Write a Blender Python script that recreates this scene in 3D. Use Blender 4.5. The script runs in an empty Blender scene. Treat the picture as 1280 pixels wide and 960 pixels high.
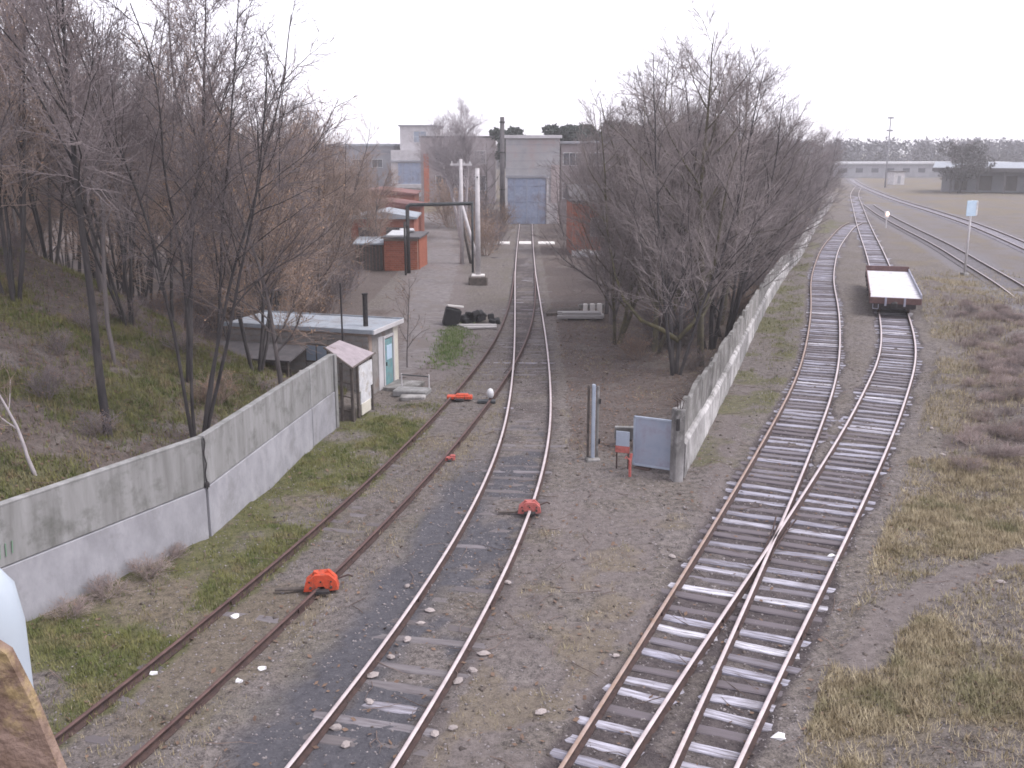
import bpy, math, random
import numpy as np
from mathutils import Vector, Matrix

R = math.radians
sc = bpy.context.scene
COL = sc.collection
random.seed(7)
RNG = np.random.default_rng(11)

# ------------------------------------------------------------------ camera, sky, sun, exposure
cam_d = bpy.data.cameras.new('camera')
cam = bpy.data.objects.new('camera', cam_d)
COL.objects.link(cam)
cam.location = (0, 0, 9.6)
cam.rotation_euler = (R(90 - 13.382), 0, 0)
cam_d.sensor_width = 36.0
cam_d.lens = 36.0 * 1240 / 1280
cam_d.clip_start = 0.05
cam_d.clip_end = 4000
sc.camera = cam

SUN_EL, SUN_AZ = 55.0, 100.0            # soft light through cloud, high from the right
world = bpy.data.worlds.new('World')
sc.world = world
world.use_nodes = True
wn, wl = world.node_tree.nodes, world.node_tree.links
wn.clear()
sky = wn.new('ShaderNodeTexSky')
sky.sky_type = 'NISHITA'
sky.sun_disc = False
sky.sun_elevation = R(SUN_EL)
sky.sun_rotation = R(SUN_AZ)
sky.air_density = 1.0
sky.dust_density = 1.0
sky.ozone_density = 1.0
hs = wn.new('ShaderNodeHueSaturation')   # cloud cover: nearly colourless sky light
hs.inputs['Saturation'].default_value = 0.10
tint = wn.new('ShaderNodeMixRGB')
tint.blend_type = 'MULTIPLY'
tint.inputs[0].default_value = 1.0
tint.inputs[2].default_value = (0.955, 0.925, 1.03, 1)
bg = wn.new('ShaderNodeBackground')
bg.inputs['Strength'].default_value = 0.15
wo = wn.new('ShaderNodeOutputWorld')
evn = wn.new('ShaderNodeGamma')          # cloud evens the sky's brightness out
evn.inputs['Gamma'].default_value = 0.45
wl.new(sky.outputs[0], evn.inputs['Color'])
wl.new(evn.outputs[0], hs.inputs['Color'])
wl.new(hs.outputs[0], tint.inputs[1])
wl.new(tint.outputs[0], bg.inputs[0])
wl.new(bg.outputs[0], wo.inputs[0])

sun_d = bpy.data.lights.new('sun', 'SUN')
sun_d.energy = 0.5
sun_d.angle = R(28)
sun_d.color = (1.0, 0.97, 0.93)
sun = bpy.data.objects.new('sun', sun_d)
COL.objects.link(sun)
az = R(SUN_AZ)
sdir = Vector((math.sin(az) * math.cos(R(SUN_EL)), math.cos(az) * math.cos(R(SUN_EL)), math.sin(R(SUN_EL))))
sun.rotation_euler = sdir.to_track_quat('Z', 'Y').to_euler()

sc.view_settings.view_transform = 'Standard'
sc.view_settings.look = 'None'
sc.view_settings.exposure = 2.45
sc.view_settings.gamma = 1.0
sc.view_settings.use_curve_mapping = False
sc.render.engine = 'CYCLES'
sc.cycles.use_denoising = True
sc.cycles.max_bounces = 4
sc.cycles.diffuse_bounces = 2
sc.cycles.glossy_bounces = 2
sc.cycles.transparent_max_bounces = 8
sc.cycles.volume_bounces = 2
sc.cycles.use_adaptive_sampling = True
sc.cycles.pixel_filter_type = 'BLACKMAN_HARRIS'
sc.cycles.filter_width = 1.7            # the photograph is soft

# ------------------------------------------------------------------ materials
MATS = {}


def mat(name, c1, c2=None, scale=3.0, rough=0.85, bump=0.0, bscale=None, metal=0.0, rnd=0.0,
        stretch=None, lo=0.35, hi=0.65, c3=None, scale3=1.0, detail=6.0, spec=0.3, lo3=0.5, hi3=0.62):
    m = bpy.data.materials.new(name)
    m.use_nodes = True
    nt = m.node_tree
    N, L = nt.nodes, nt.links
    b = N['Principled BSDF']
    b.inputs['Roughness'].default_value = rough
    b.inputs['Metallic'].default_value = metal
    b.inputs['Specular IOR Level'].default_value = spec
    c1 = tuple(c1) + (1,)
    col = None
    tc = N.new('ShaderNodeTexCoord')
    src = tc.outputs['Object']
    if stretch:
        mp = N.new('ShaderNodeMapping')
        mp.inputs['Scale'].default_value = stretch
        L.new(src, mp.inputs[0])
        src = mp.outputs[0]
    if c2 is not None:
        n = N.new('ShaderNodeTexNoise')
        n.inputs['Scale'].default_value = scale
        n.inputs['Detail'].default_value = detail
        n.inputs['Roughness'].default_value = 0.62
        L.new(src, n.inputs['Vector'])
        r = N.new('ShaderNodeValToRGB')
        r.color_ramp.elements[0].position = lo
        r.color_ramp.elements[1].position = hi
        r.color_ramp.elements[0].color = c1
        r.color_ramp.elements[1].color = tuple(c2) + (1,)
        L.new(n.outputs[0], r.inputs[0])
        col = r.outputs[0]
    if c3 is not None:
        n3 = N.new('ShaderNodeTexNoise')
        n3.inputs['Scale'].default_value = scale3
        n3.inputs['Detail'].default_value = 8
        n3.inputs['Roughness'].default_value = 0.7
        L.new(tc.outputs['Object'], n3.inputs['Vector'])
        mr = N.new('ShaderNodeMapRange')
        mr.inputs[1].default_value = lo3
        mr.inputs[2].default_value = hi3
        L.new(n3.outputs[0], mr.inputs[0])
        mx = N.new('ShaderNodeMixRGB')
        L.new(mr.outputs[0], mx.inputs[0])
        if col is None:
            mx.inputs[1].default_value = c1
        else:
            L.new(col, mx.inputs[1])
        mx.inputs[2].default_value = tuple(c3) + (1,)
        col = mx.outputs[0]
    if rnd > 0:
        oi = N.new('ShaderNodeObjectInfo')
        mr = N.new('ShaderNodeMapRange')
        mr.inputs[3].default_value = 1 - rnd
        mr.inputs[4].default_value = 1 + rnd
        L.new(oi.outputs['Random'], mr.inputs[0])
        mx = N.new('ShaderNodeMixRGB')
        mx.blend_type = 'MULTIPLY'
        mx.inputs[0].default_value = 1
        if col is None:
            mx.inputs[1].default_value = c1
        else:
            L.new(col, mx.inputs[1])
        L.new(mr.outputs[0], mx.inputs[2])
        col = mx.outputs[0]
    if col is None:
        b.inputs['Base Color'].default_value = c1
    else:
        L.new(col, b.inputs['Base Color'])
    if bump > 0:
        n2 = N.new('ShaderNodeTexNoise')
        n2.inputs['Scale'].default_value = bscale or scale * 4
        n2.inputs['Detail'].default_value = 6
        L.new(src, n2.inputs['Vector'])
        bp = N.new('ShaderNodeBump')
        bp.inputs['Strength'].default_value = bump
        bp.inputs['Distance'].default_value = 0.03
        L.new(n2.outputs[0], bp.inputs['Height'])
        L.new(bp.outputs[0], b.inputs['Normal'])
    MATS[name] = m
    return m


mat('concrete_light', (0.245, 0.242, 0.262), (0.335, 0.33, 0.355), 2.0, 0.9, 0.25, 14, rnd=0.05, stretch=(1, 1, 0.6),
    c3=(0.19, 0.185, 0.19), scale3=0.9, lo3=0.52, hi3=0.75)
mat('concrete_stained', (0.185, 0.182, 0.178), (0.30, 0.296, 0.298), 2.2, 0.9, 0.3, 14, rnd=0.06, stretch=(1.3, 1.3, 0.16),
    c3=(0.115, 0.115, 0.105), scale3=1.4, lo3=0.5, hi3=0.72)
mat('concrete_old', (0.085, 0.080, 0.074), (0.26, 0.25, 0.24), 0.9, 0.92, 0.5, 10, rnd=0.3, stretch=(1, 1, 0.7),
    c3=(0.40, 0.385, 0.385), scale3=1.6, lo3=0.49, hi3=0.72)
mat('concrete_old_low', (0.12, 0.115, 0.11), (0.37, 0.355, 0.355), 0.9, 0.92, 0.5, 10, rnd=0.3, stretch=(1, 1, 0.7),
    c3=(0.50, 0.485, 0.485), scale3=1.6, lo3=0.47, hi3=0.7)
mat('concrete_pole', (0.42, 0.40, 0.41), (0.55, 0.52, 0.53), 3, 0.9, 0.2, 20)
mat('rail_rust', (0.040, 0.025, 0.024), (0.075, 0.046, 0.040), 6, 0.8, 0.2, 40)
mat('rail_head', (0.44, 0.375, 0.375), (0.58, 0.505, 0.505), 3, 0.45, 0.05, 30, metal=0.15, spec=0.5)
mat('rail_head_tan', (0.30, 0.205, 0.155), (0.40, 0.31, 0.28), 2.5, 0.5, 0.05, 30, metal=0.3, spec=0.5)
mat('rail_head_rusty', (0.070, 0.038, 0.036), (0.115, 0.066, 0.058), 3, 0.65, 0.1, 30, spec=0.35)
mat('red_paint', (0.46, 0.055, 0.024), (0.56, 0.085, 0.035), 8, 0.6, 0.2, 20, c3=(0.20, 0.055, 0.035), scale3=9, lo3=0.52, hi3=0.64)
mat('faded_red', (0.36, 0.085, 0.075), (0.45, 0.14, 0.125), 8, 0.6, 0.2, 20, c3=(0.16, 0.065, 0.05), scale3=9, lo3=0.52, hi3=0.64)
mat('white_paint', (0.50, 0.50, 0.52), (0.66, 0.66, 0.68), 4, 0.6, c3=(0.40, 0.37, 0.34), scale3=3)
mat('black_iron', (0.018, 0.017, 0.02), (0.04, 0.035, 0.035), 8, 0.7, 0.1, 20)
mat('dark_pipe', (0.03, 0.035, 0.04), (0.055, 0.06, 0.065), 5, 0.65)
mat('roof_felt', (0.24, 0.265, 0.30), (0.34, 0.365, 0.41), 2, 0.8, 0.2, 10, c3=(0.22, 0.22, 0.23), scale3=1.0)
mat('tin_pink', (0.25, 0.215, 0.23), (0.34, 0.29, 0.31), 3, 0.6, 0.1, 20)
mat('plaster_grey', (0.19, 0.18, 0.172), (0.27, 0.25, 0.245), 3, 0.9, 0.3, 20, c3=(0.20, 0.16, 0.14), scale3=1.3)
mat('plaster_white', (0.42, 0.405, 0.415), (0.53, 0.51, 0.525), 1.2, 0.9, 0.2, 20)
mat('plaster_pink', (0.38, 0.325, 0.32), (0.46, 0.39, 0.385), 2, 0.9, 0.2, 20)
mat('plaster_cream', (0.52, 0.49, 0.42), (0.60, 0.57, 0.50), 2, 0.9, 0.2, 20)
mat('teal_paint', (0.12, 0.25, 0.265), (0.17, 0.31, 0.325), 4, 0.65, c3=(0.20, 0.24, 0.235), scale3=5)
mat('gate_blue', (0.26, 0.295, 0.37), (0.32, 0.345, 0.42), 2, 0.6, 0.05, 8, c3=(0.27, 0.27, 0.33), scale3=2)
mat('steel_blue', (0.28, 0.32, 0.39), (0.35, 0.39, 0.46), 3, 0.5)
mat('door_blue', (0.22, 0.26, 0.36), (0.29, 0.33, 0.43), 1.5, 0.7, 0.1, 6, c3=(0.21, 0.22, 0.28), scale3=0.8)
mat('brick_orange', (0.27, 0.082, 0.05), (0.36, 0.125, 0.075), 4, 0.9, 0.2, 20, rnd=0.18)
mat('brick_red', (0.25, 0.09, 0.065), (0.33, 0.13, 0.09), 4, 0.9, 0.2, 20, rnd=0.12)
mat('mortar', (0.26, 0.20, 0.17), (0.33, 0.26, 0.22), 6, 0.95)
mat('brick_silicate', (0.30, 0.295, 0.305), (0.40, 0.392, 0.405), 0.5, 0.9, 0.2, 6, c3=(0.34, 0.29, 0.285), scale3=0.25, rnd=0.04)
mat('hall_pink', (0.26, 0.225, 0.23), (0.33, 0.29, 0.295), 0.5, 0.9, 0.2, 6)
mat('hall_grey', (0.22, 0.22, 0.245), (0.29, 0.29, 0.315), 0.5, 0.9, 0.2, 6)
mat('glass_dark', (0.05, 0.055, 0.07), (0.09, 0.095, 0.11), 1, 0.25, spec=0.6)
mat('glass_sky', (0.20, 0.24, 0.30), (0.26, 0.31, 0.38), 1, 0.2, spec=0.6)
mat('roof_dark', (0.075, 0.07, 0.075), (0.12, 0.11, 0.115), 2, 0.85)
mat('roof_red', (0.16, 0.07, 0.065), (0.22, 0.11, 0.10), 2, 0.85)
mat('slate_white', (0.40, 0.40, 0.42), (0.52, 0.52, 0.54), 2, 0.8)
mat('rust_sheet', (0.15, 0.098, 0.072), (0.27, 0.19, 0.155), 22, 0.9, 0.5, 60, c3=(0.31, 0.23, 0.12), scale3=18, lo3=0.52, hi3=0.66)
mat('railing_white', (0.34, 0.39, 0.45), (0.44, 0.485, 0.54), 4, 0.5)
mat('wagon_side', (0.10, 0.055, 0.055), (0.15, 0.085, 0.08), 4, 0.8, 0.2, 20)
mat('wagon_frame', (0.03, 0.026, 0.028), (0.05, 0.042, 0.044), 4, 0.8)
mat('wagon_rim', (0.30, 0.30, 0.37), (0.38, 0.38, 0.45), 4, 0.7)
mat('frost_deck', (0.46, 0.45, 0.48), (0.64, 0.63, 0.66), 2.5, 0.8, 0.2, 10, c3=(0.30, 0.28, 0.29), scale3=2.2, lo3=0.56, hi3=0.72)
mat('wood_grey', (0.30, 0.285, 0.28), (0.42, 0.40, 0.40), 6, 0.9, 0.3, 25, stretch=(0.3, 3, 3), rnd=0.15)
mat('wood_dark', (0.065, 0.055, 0.05), (0.12, 0.10, 0.09), 6, 0.9, 0.3, 25, rnd=0.2)
mat('rubber_black', (0.012, 0.012, 0.014), (0.026, 0.025, 0.028), 5, 0.75, 0.2, 20)
mat('pale_slab', (0.60, 0.57, 0.55), (0.70, 0.67, 0.65), 4, 0.8)
mat('sign_blue', (0.40, 0.52, 0.64), (0.47, 0.58, 0.69), 3, 0.5)
mat('clod', (0.06, 0.05, 0.048), (0.14, 0.115, 0.10), 2.0, 0.95)
mat('stone', (0.06, 0.053, 0.055), (0.36, 0.325, 0.325), 6, 0.9, lo=0.3, hi=0.7)
mat('stone_pale', (0.27, 0.235, 0.225), (0.36, 0.315, 0.305), 7, 0.9, rnd=0.15)
mat('litter_white', (0.80, 0.80, 0.82), None, rough=0.5)
mat('graffiti_green', (0.16, 0.26, 0.18), None, rough=0.7)
mat('bark_dark', (0.034, 0.031, 0.034), (0.078, 0.070, 0.070), 4, 0.95, 0.4, 30, stretch=(1, 1, 0.25), rnd=0.2)
mat('bark_grey', (0.085, 0.075, 0.077), (0.160, 0.140, 0.138), 4, 0.95, 0.4, 30, stretch=(1, 1, 0.25), rnd=0.18)
mat('bark_moss', (0.058, 0.051, 0.048), (0.125, 0.112, 0.068), 2.5, 0.95, 0.4, 30, rnd=0.15)
mat('moss_limb', (0.062, 0.054, 0.044), (0.125, 0.112, 0.052), 2.5, 0.95, 0.4, 30)
mat('bark_pale', (0.30, 0.27, 0.28), (0.40, 0.36, 0.37), 3, 0.95, 0.3, 30)
mat('twig_grey', (0.150, 0.126, 0.130), (0.250, 0.212, 0.216), 0.6, 0.95, rnd=0.3)
mat('twig_violet', (0.165, 0.142, 0.142), (0.275, 0.238, 0.236), 0.6, 0.95, rnd=0.25)
mat('twig_pale', (0.29, 0.265, 0.28), (0.40, 0.365, 0.38), 0.6, 0.95)
mat('dense_twig', (0.065, 0.062, 0.064), (0.11, 0.105, 0.105), 0.6, 0.95)
mat('twig_brown', (0.215, 0.160, 0.136), (0.315, 0.240, 0.205), 0.6, 0.95, rnd=0.3)
mat('leaf_brown', (0.24, 0.145, 0.09), (0.34, 0.22, 0.135), 1.5, 0.9)
mat('leaf_litter', (0.11, 0.072, 0.055), (0.19, 0.125, 0.09), 1.5, 0.9)
mat('bramble', (0.26, 0.208, 0.200), (0.40, 0.325, 0.305), 0.6, 0.95, rnd=0.3)
mat('needle_dark', (0.022, 0.034, 0.028), (0.05, 0.062, 0.052), 1.5, 0.9, rnd=0.15)
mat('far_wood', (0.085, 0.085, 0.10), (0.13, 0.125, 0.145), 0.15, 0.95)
mat('grass_green', (0.075, 0.10, 0.028), (0.20, 0.195, 0.07), 1.4, 0.9, c3=(0.25, 0.195, 0.115), scale3=0.9, lo3=0.50, hi3=0.66)
mat('grass_dry', (0.22, 0.175, 0.105), (0.45, 0.385, 0.265), 2.2, 0.9, c3=(0.19, 0.180, 0.095), scale3=0.8, lo3=0.50, hi3=0.66, detail=9)
mat('grass_bright', (0.10, 0.16, 0.045), (0.19, 0.24, 0.09), 1.5, 0.9)
mat('weed_brown', (0.12, 0.088, 0.078), (0.20, 0.15, 0.13), 1.2, 0.95)
mat('road_grey', (0.115, 0.101, 0.101), (0.195, 0.175, 0.174), 2.5, 0.9, 0.3, 8, c3=(0.14, 0.12, 0.112), scale3=0.5)


def sleeper_material(name, stops):
    m = bpy.data.materials.new(name)
    m.use_nodes = True
    N, L = m.node_tree.nodes, m.node_tree.links
    b = N['Principled BSDF']
    b.inputs['Roughness'].default_value = 0.8
    oi = N.new('ShaderNodeObjectInfo')
    rp = N.new('ShaderNodeValToRGB')
    rp.color_ramp.interpolation = 'CONSTANT'
    el = rp.color_ramp.elements
    el[0].position, el[0].color = stops[0][0], tuple(stops[0][1]) + (1,)
    el[1].position, el[1].color = stops[1][0], tuple(stops[1][1]) + (1,)
    for p, c in stops[2:]:
        e = el.new(p)
        e.color = tuple(c) + (1,)
    L.new(oi.outputs['Random'], rp.inputs[0])
    tc = N.new('ShaderNodeTexCoord')
    av = N.new('ShaderNodeVectorMath')
    av.operation = 'MULTIPLY_ADD'
    av.inputs[1].default_value = (1.2, 14, 14)
    cb = N.new('ShaderNodeCombineXYZ')
    mu = N.new('ShaderNodeMath')
    mu.operation = 'MULTIPLY'
    mu.inputs[1].default_value = 57.0
    L.new(oi.outputs['Random'], mu.inputs[0])
    L.new(mu.outputs[0], cb.inputs[0])
    L.new(mu.outputs[0], cb.inputs[2])
    L.new(tc.outputs['Object'], av.inputs[0])
    L.new(cb.outputs[0], av.inputs[2])
    n = N.new('ShaderNodeTexNoise')
    n.inputs['Scale'].default_value = 1.0
    n.inputs['Detail'].default_value = 7
    n.inputs['Roughness'].default_value = 0.7
    L.new(av.outputs[0], n.inputs['Vector'])
    mr = N.new('ShaderNodeMapRange')
    mr.inputs[1].default_value, mr.inputs[2].default_value = 0.36, 0.62
    L.new(n.outputs[0], mr.inputs[0])
    mx = N.new('ShaderNodeMixRGB')
    mx.inputs[1].default_value = (0.105, 0.090, 0.096, 1)
    L.new(mr.outputs[0], mx.inputs[0])
    L.new(rp.outputs[0], mx.inputs[2])
    L.new(mx.outputs[0], b.inputs['Base Color'])
    bp = N.new('ShaderNodeBump')
    bp.inputs['Strength'].default_value = 0.5
    bp.inputs['Distance'].default_value = 0.02
    L.new(n.outputs[0], bp.inputs['Height'])
    L.new(bp.outputs[0], b.inputs['Normal'])
    MATS[name] = m


sleeper_material('sleeper_weathered', [(0, (0.125, 0.105, 0.118)), (0.22, (0.19, 0.175, 0.205)), (0.42, (0.29, 0.285, 0.345)),
                                       (0.62, (0.40, 0.395, 0.475)), (0.86, (0.48, 0.47, 0.545)), (0.965, (0.66, 0.65, 0.72))])
sleeper_material('sleeper_buried', [(0, (0.095, 0.082, 0.082)), (0.3, (0.13, 0.115, 0.115)), (0.6, (0.165, 0.15, 0.155)),
                                    (0.8, (0.21, 0.195, 0.21)), (0.92, (0.33, 0.32, 0.37))])
sleeper_material('sleeper_far', [(0, (0.17, 0.155, 0.165)), (0.35, (0.24, 0.225, 0.24)), (0.65, (0.32, 0.30, 0.33)),
                                 (0.85, (0.42, 0.40, 0.45))])


# ------------------------------------------------------------------ object helpers
def link(o, parent=None):
    COL.objects.link(o)
    if parent is not None:
        o.parent = parent
    return o


def tag(o, label=None, cat=None, group=None, kind=None):
    if label:
        o['label'] = label
    if cat:
        o['category'] = cat
    if group:
        o['group'] = group
    if kind:
        o['kind'] = kind
    return o


def thing(name, label, cat, loc=(0, 0, 0), rz=0.0, group=None):
    o = bpy.data.objects.new(name, None)
    o.empty_display_size = 0.3
    link(o)
    o.location = loc
    o.rotation_euler = (0, 0, rz)
    return tag(o, label, cat, group)


class MB:
    def __init__(self):
        self.v, self.f, self.m = [], [], []

    def add(self, vs, fs, mi=0):
        k = len(self.v)
        self.v += [tuple(p) for p in vs]
        self.f += [tuple(i + k for i in f) for f in fs]
        self.m += [mi] * len(fs)
        return self

    def box(self, c, s, rz=0.0, rx=0.0, ry=0.0, mi=0, top=1.0):
        hx, hy, hz = s[0] / 2, s[1] / 2, s[2] / 2
        M = Matrix.Rotation(rz, 3, 'Z') @ Matrix.Rotation(ry, 3, 'Y') @ Matrix.Rotation(rx, 3, 'X')
        C = Vector(c)
        vs = []
        for z in (-hz, hz):
            t = top if z > 0 else 1.0
            for x, y in ((-hx, -hy), (hx, -hy), (hx, hy), (-hx, hy)):
                vs.append(C + M @ Vector((x * t, y * t, z)))
        return self.add(vs, [(3, 2, 1, 0), (4, 5, 6, 7), (0, 1, 5, 4), (1, 2, 6, 5), (2, 3, 7, 6), (3, 0, 4, 7)], mi)

    def bbox(self, c, s, b=0.02, rz=0.0, mi=0, rx=0.0, ry=0.0):
        """box with its four vertical edges and top edges chamfered"""
        hx, hy, hz = s[0] / 2, s[1] / 2, s[2] / 2
        M = Matrix.Rotation(rz, 3, 'Z') @ Matrix.Rotation(ry, 3, 'Y') @ Matrix.Rotation(rx, 3, 'X')
        C = Vector(c)

        def ring(x, y, z, k):
            return [(-x + k, -y, z), (x - k, -y, z), (x, -y + k, z), (x, y - k, z), (x - k, y, z), (-x + k, y, z), (-x, y - k, z), (-x, -y + k, z)]
        rings = [ring(hx, hy, -hz, b), ring(hx, hy, hz - b, b), ring(hx - b, hy - b, hz, b * 0.5)]
        vs = [C + M @ Vector(p) for r in rings for p in r]
        fs = [tuple(reversed(range(8))), tuple(range(16, 24))]
        for k in (0, 8):
            for i in range(8):
                j = (i + 1) % 8
                fs.append((k + i, k + j, k + 8 + j, k + 8 + i))
        return self.add(vs, fs, mi)

    def tube(self, pts, r, n=8, cap=True, mi=0):
        pts = [Vector(p) for p in pts]
        rs = r if isinstance(r, (list, tuple)) else [r] * len(pts)
        vs, fs = [], []
        up = None
        for i, p in enumerate(pts):
            a = pts[max(i - 1, 0)]
            b = pts[min(i + 1, len(pts) - 1)]
            d = (b - a).normalized()
            if up is None:
                up = Vector((0, 0, 1)) if abs(d.z) < 0.9 else Vector((1, 0, 0))
            u = d.cross(up).normalized()
            w = u.cross(d).normalized()
            up = w
            for k in range(n):
                t = 2 * math.pi * k / n
                vs.append(p + (u * math.cos(t) + w * math.sin(t)) * rs[i])
        for i in range(len(pts) - 1):
            for k in range(n):
                j = (k + 1) % n
                fs.append((i * n + k, i * n + j, (i + 1) * n + j, (i + 1) * n + k))
        if cap:
            fs.append(tuple(reversed(range(n))))
            fs.append(tuple(range((len(pts) - 1) * n, len(pts) * n)))
        return self.add(vs, fs, mi)

    def prism(self, poly, axis, a, b, mi=0):
        """extrude a 2D polygon along axis ('x','y' or 'z') from a to b"""
        def P(u, v, w):
            return {'x': (w, u, v), 'y': (u, w, v), 'z': (u, v, w)}[axis]
        n = len(poly)
        vs = [P(u, v, a) for u, v in poly] + [P(u, v, b) for u, v in poly]
        fs = [tuple(range(n - 1, -1, -1)), tuple(range(n, 2 * n))]
        for i in range(n):
            j = (i + 1) % n
            fs.append((i, j, n + j, n + i))
        return self.add(vs, fs, mi)

    def mesh(self, name, mats, smooth=False):
        me = bpy.data.meshes.new(name)
        me.from_pydata(self.v, [], self.f)
        for mm in (mats if isinstance(mats, (list, tuple)) else [mats]):
            me.materials.append(MATS[mm])
        if any(self.m):
            me.polygons.foreach_set('material_index', self.m)
        if smooth:
            me.polygons.foreach_set('use_smooth', [True] * len(me.polygons))
        me.update()
        return me

    def build(self, name, mats, parent=None, smooth=False):
        import bmesh
        me = self.mesh(name, mats, smooth)
        bm = bmesh.new()
        bm.from_mesh(me)
        bmesh.ops.recalc_face_normals(bm, faces=bm.faces)
        bm.to_mesh(me)
        bm.free()
        return link(bpy.data.objects.new(name, me), parent)


def np_mesh(name, verts, tris, mats, midx=None, smooth=False, k=3):
    """big mesh from numpy arrays; faces all k-gons"""
    me = bpy.data.meshes.new(name)
    nv, nf = len(verts), len(tris)
    me.vertices.add(nv)
    me.vertices.foreach_set('co', np.asarray(verts, np.float32).ravel())
    me.loops.add(nf * k)
    me.loops.foreach_set('vertex_index', np.asarray(tris, np.int32).ravel())
    me.polygons.add(nf)
    me.polygons.foreach_set('loop_start', np.arange(0, nf * k, k, dtype=np.int32))
    me.polygons.foreach_set('loop_total', np.full(nf, k, np.int32))
    for mm in (mats if isinstance(mats, (list, tuple)) else [mats]):
        me.materials.append(MATS[mm])
    if midx is not None:
        me.polygons.foreach_set('material_index', np.asarray(midx, np.int32))
    if smooth:
        me.polygons.foreach_set('use_smooth', np.ones(nf, bool))
    me.update(calc_edges=True)
    return me


def copy_tree(o, parent=None):
    c = o.copy()
    COL.objects.link(c)
    c.parent = parent
    for ch in list(o.children):
        copy_tree(ch, c)
    return c


# ------------------------------------------------------------------ noise and terrain
_T = np.random.default_rng(3).random((256, 256))


def vnoise(x, y, s, o=0):
    x = np.asarray(x, float) * s + 31.7 * o + 1000
    y = np.asarray(y, float) * s + 17.3 * o + 1000
    xi, yi = np.floor(x).astype(int), np.floor(y).astype(int)
    fx, fy = x - xi, y - yi
    fx, fy = fx * fx * (3 - 2 * fx), fy * fy * (3 - 2 * fy)
    a, b = _T[xi & 255, yi & 255], _T[(xi + 1) & 255, yi & 255]
    c, d = _T[xi & 255, (yi + 1) & 255], _T[(xi + 1) & 255, (yi + 1) & 255]
    return (a * (1 - fx) + b * fx) * (1 - fy) + (c * (1 - fx) + d * fx) * fy


def fbm(x, y, s, o=0, n=4):
    t, a, w = 0, 0.5, 0
    for k in range(n):
        t = t + a * vnoise(x, y, s * 2 ** k, o + k)
        w += a
        a *= 0.55
    return t / w


def sstep(a, b, x):
    t = np.clip((np.asarray(x, float) - a) / (np.asarray(b, float) - a), 0, 1)
    return t * t * (3 - 2 * t)


def catmull(pts, step=0.5, smooth=81):
    P = [np.array(p, float) for p in pts]
    P = [2 * P[0] - P[1]] + P + [2 * P[-1] - P[-2]]
    out = []
    for i in range(1, len(P) - 2):
        n = max(2, int(np.linalg.norm(P[i + 1] - P[i]) / 0.1))
        t = np.linspace(0, 1, n, endpoint=False)[:, None]
        a, b, c, d = P[i - 1], P[i], P[i + 1], P[i + 2]
        out.append(0.5 * (2 * b + (c - a) * t + (2 * a - 5 * b + 4 * c - d) * t * t + (3 * b - a - 3 * c + d) * t ** 3))
    q = np.vstack(out + [P[-2][None]])
    # smooth
    ker = np.hanning(smooth)
    ker /= ker.sum()
    hw = smooth // 2
    ext = np.vstack([q[0] + (q[0] - q[1]) * np.arange(hw, 0, -1)[:, None], q, q[-1] + (q[-1] - q[-2]) * np.arange(1, hw + 1)[:, None]])
    q = np.stack([np.convolve(ext[:, k], ker, 'valid') for k in range(2)], 1)
    s = np.concatenate([[0], np.cumsum(np.linalg.norm(np.diff(q, axis=0), axis=1))])
    n = max(2, int(s[-1] / step))
    u = np.linspace(0, s[-1], n + 1)
    return np.stack([np.interp(u, s, q[:, k]) for k in range(2)], 1)


TRACK_PTS = {
    'A': [(-10.6, 3), (-8.25, 9.5), (-6.83, 14.2), (-5.82, 17.6), (-5.1, 20.1), (-4.07, 24.3), (-2.76, 30.6), (-2.15, 34), (-1.26, 39.5),
          (-0.32, 46.6), (0.34, 55), (0.78, 66), (1.02, 80), (1.12, 88)],
    'B': [(-5.9, 3), (-3.95, 9.2), (-2.63, 13.88), (-1.99, 16.2), (-1.17, 19.8), (-0.46, 23.57), (0.36, 30), (0.60, 34), (0.88, 43.5),
          (0.98, 59), (1.05, 78), (1.4, 105), (1.8, 129.6)],
    'C': [(-3.0, 3), (-0.35, 9.2), (1.70, 13.88), (2.72, 16.2), (3.87, 18.9), (5.55, 22.8), (8.1, 28.9), (10.65, 35.16), (13.6, 42.8), (18.6, 58.3),
          (22.6, 72.1), (26.9, 85.2), (31.0, 97), (36.4, 111), (42.0, 125), (45.5, 132)],
    'D': [(-2.6, 3), (0.40, 9.2), (2.66, 13.88), (3.85, 16.23), (5.36, 19.12), (7.25, 22.74), (10.2, 28.64), (12.7, 33.64), (16.3, 41.5), (20.0, 50.5),
          (31.4, 85.2), (43.6, 124), (56.2, 163.3), (72, 212), (90, 262)],
    'E': [(29, 28), (40.5, 64), (49.9, 95.5), (58.2, 125.8), (64.4, 153), (74.2, 198), (91, 264), (110, 330)],
    'G': [(24.5, 28), (36.2, 64), (45.6, 95.5), (54.0, 125.8), (60.2, 153), (70.1, 198), (87, 264), (106, 330)],
    'F': [(22.5, 30), (27.8, 46), (32.3, 60.5), (34.7, 68), (38.4, 82), (43.0, 99.6), (48.2, 122), (54.5, 148), (62, 176)],
}
TR = {k: catmull(v, 0.5, 221) for k, v in TRACK_PTS.items()}
WALL_L = [(-14.4, 11.2), (-7.72, 23.6), (-6.62, 31.3), (-6.28, 33.65)]
WALL_R = catmull([(5.0, 28.4), (7.9, 37), (14.1, 56.2), (20.1, 74), (26.3, 91), (41, 134), (56.3, 177.4)], 4.0)


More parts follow.
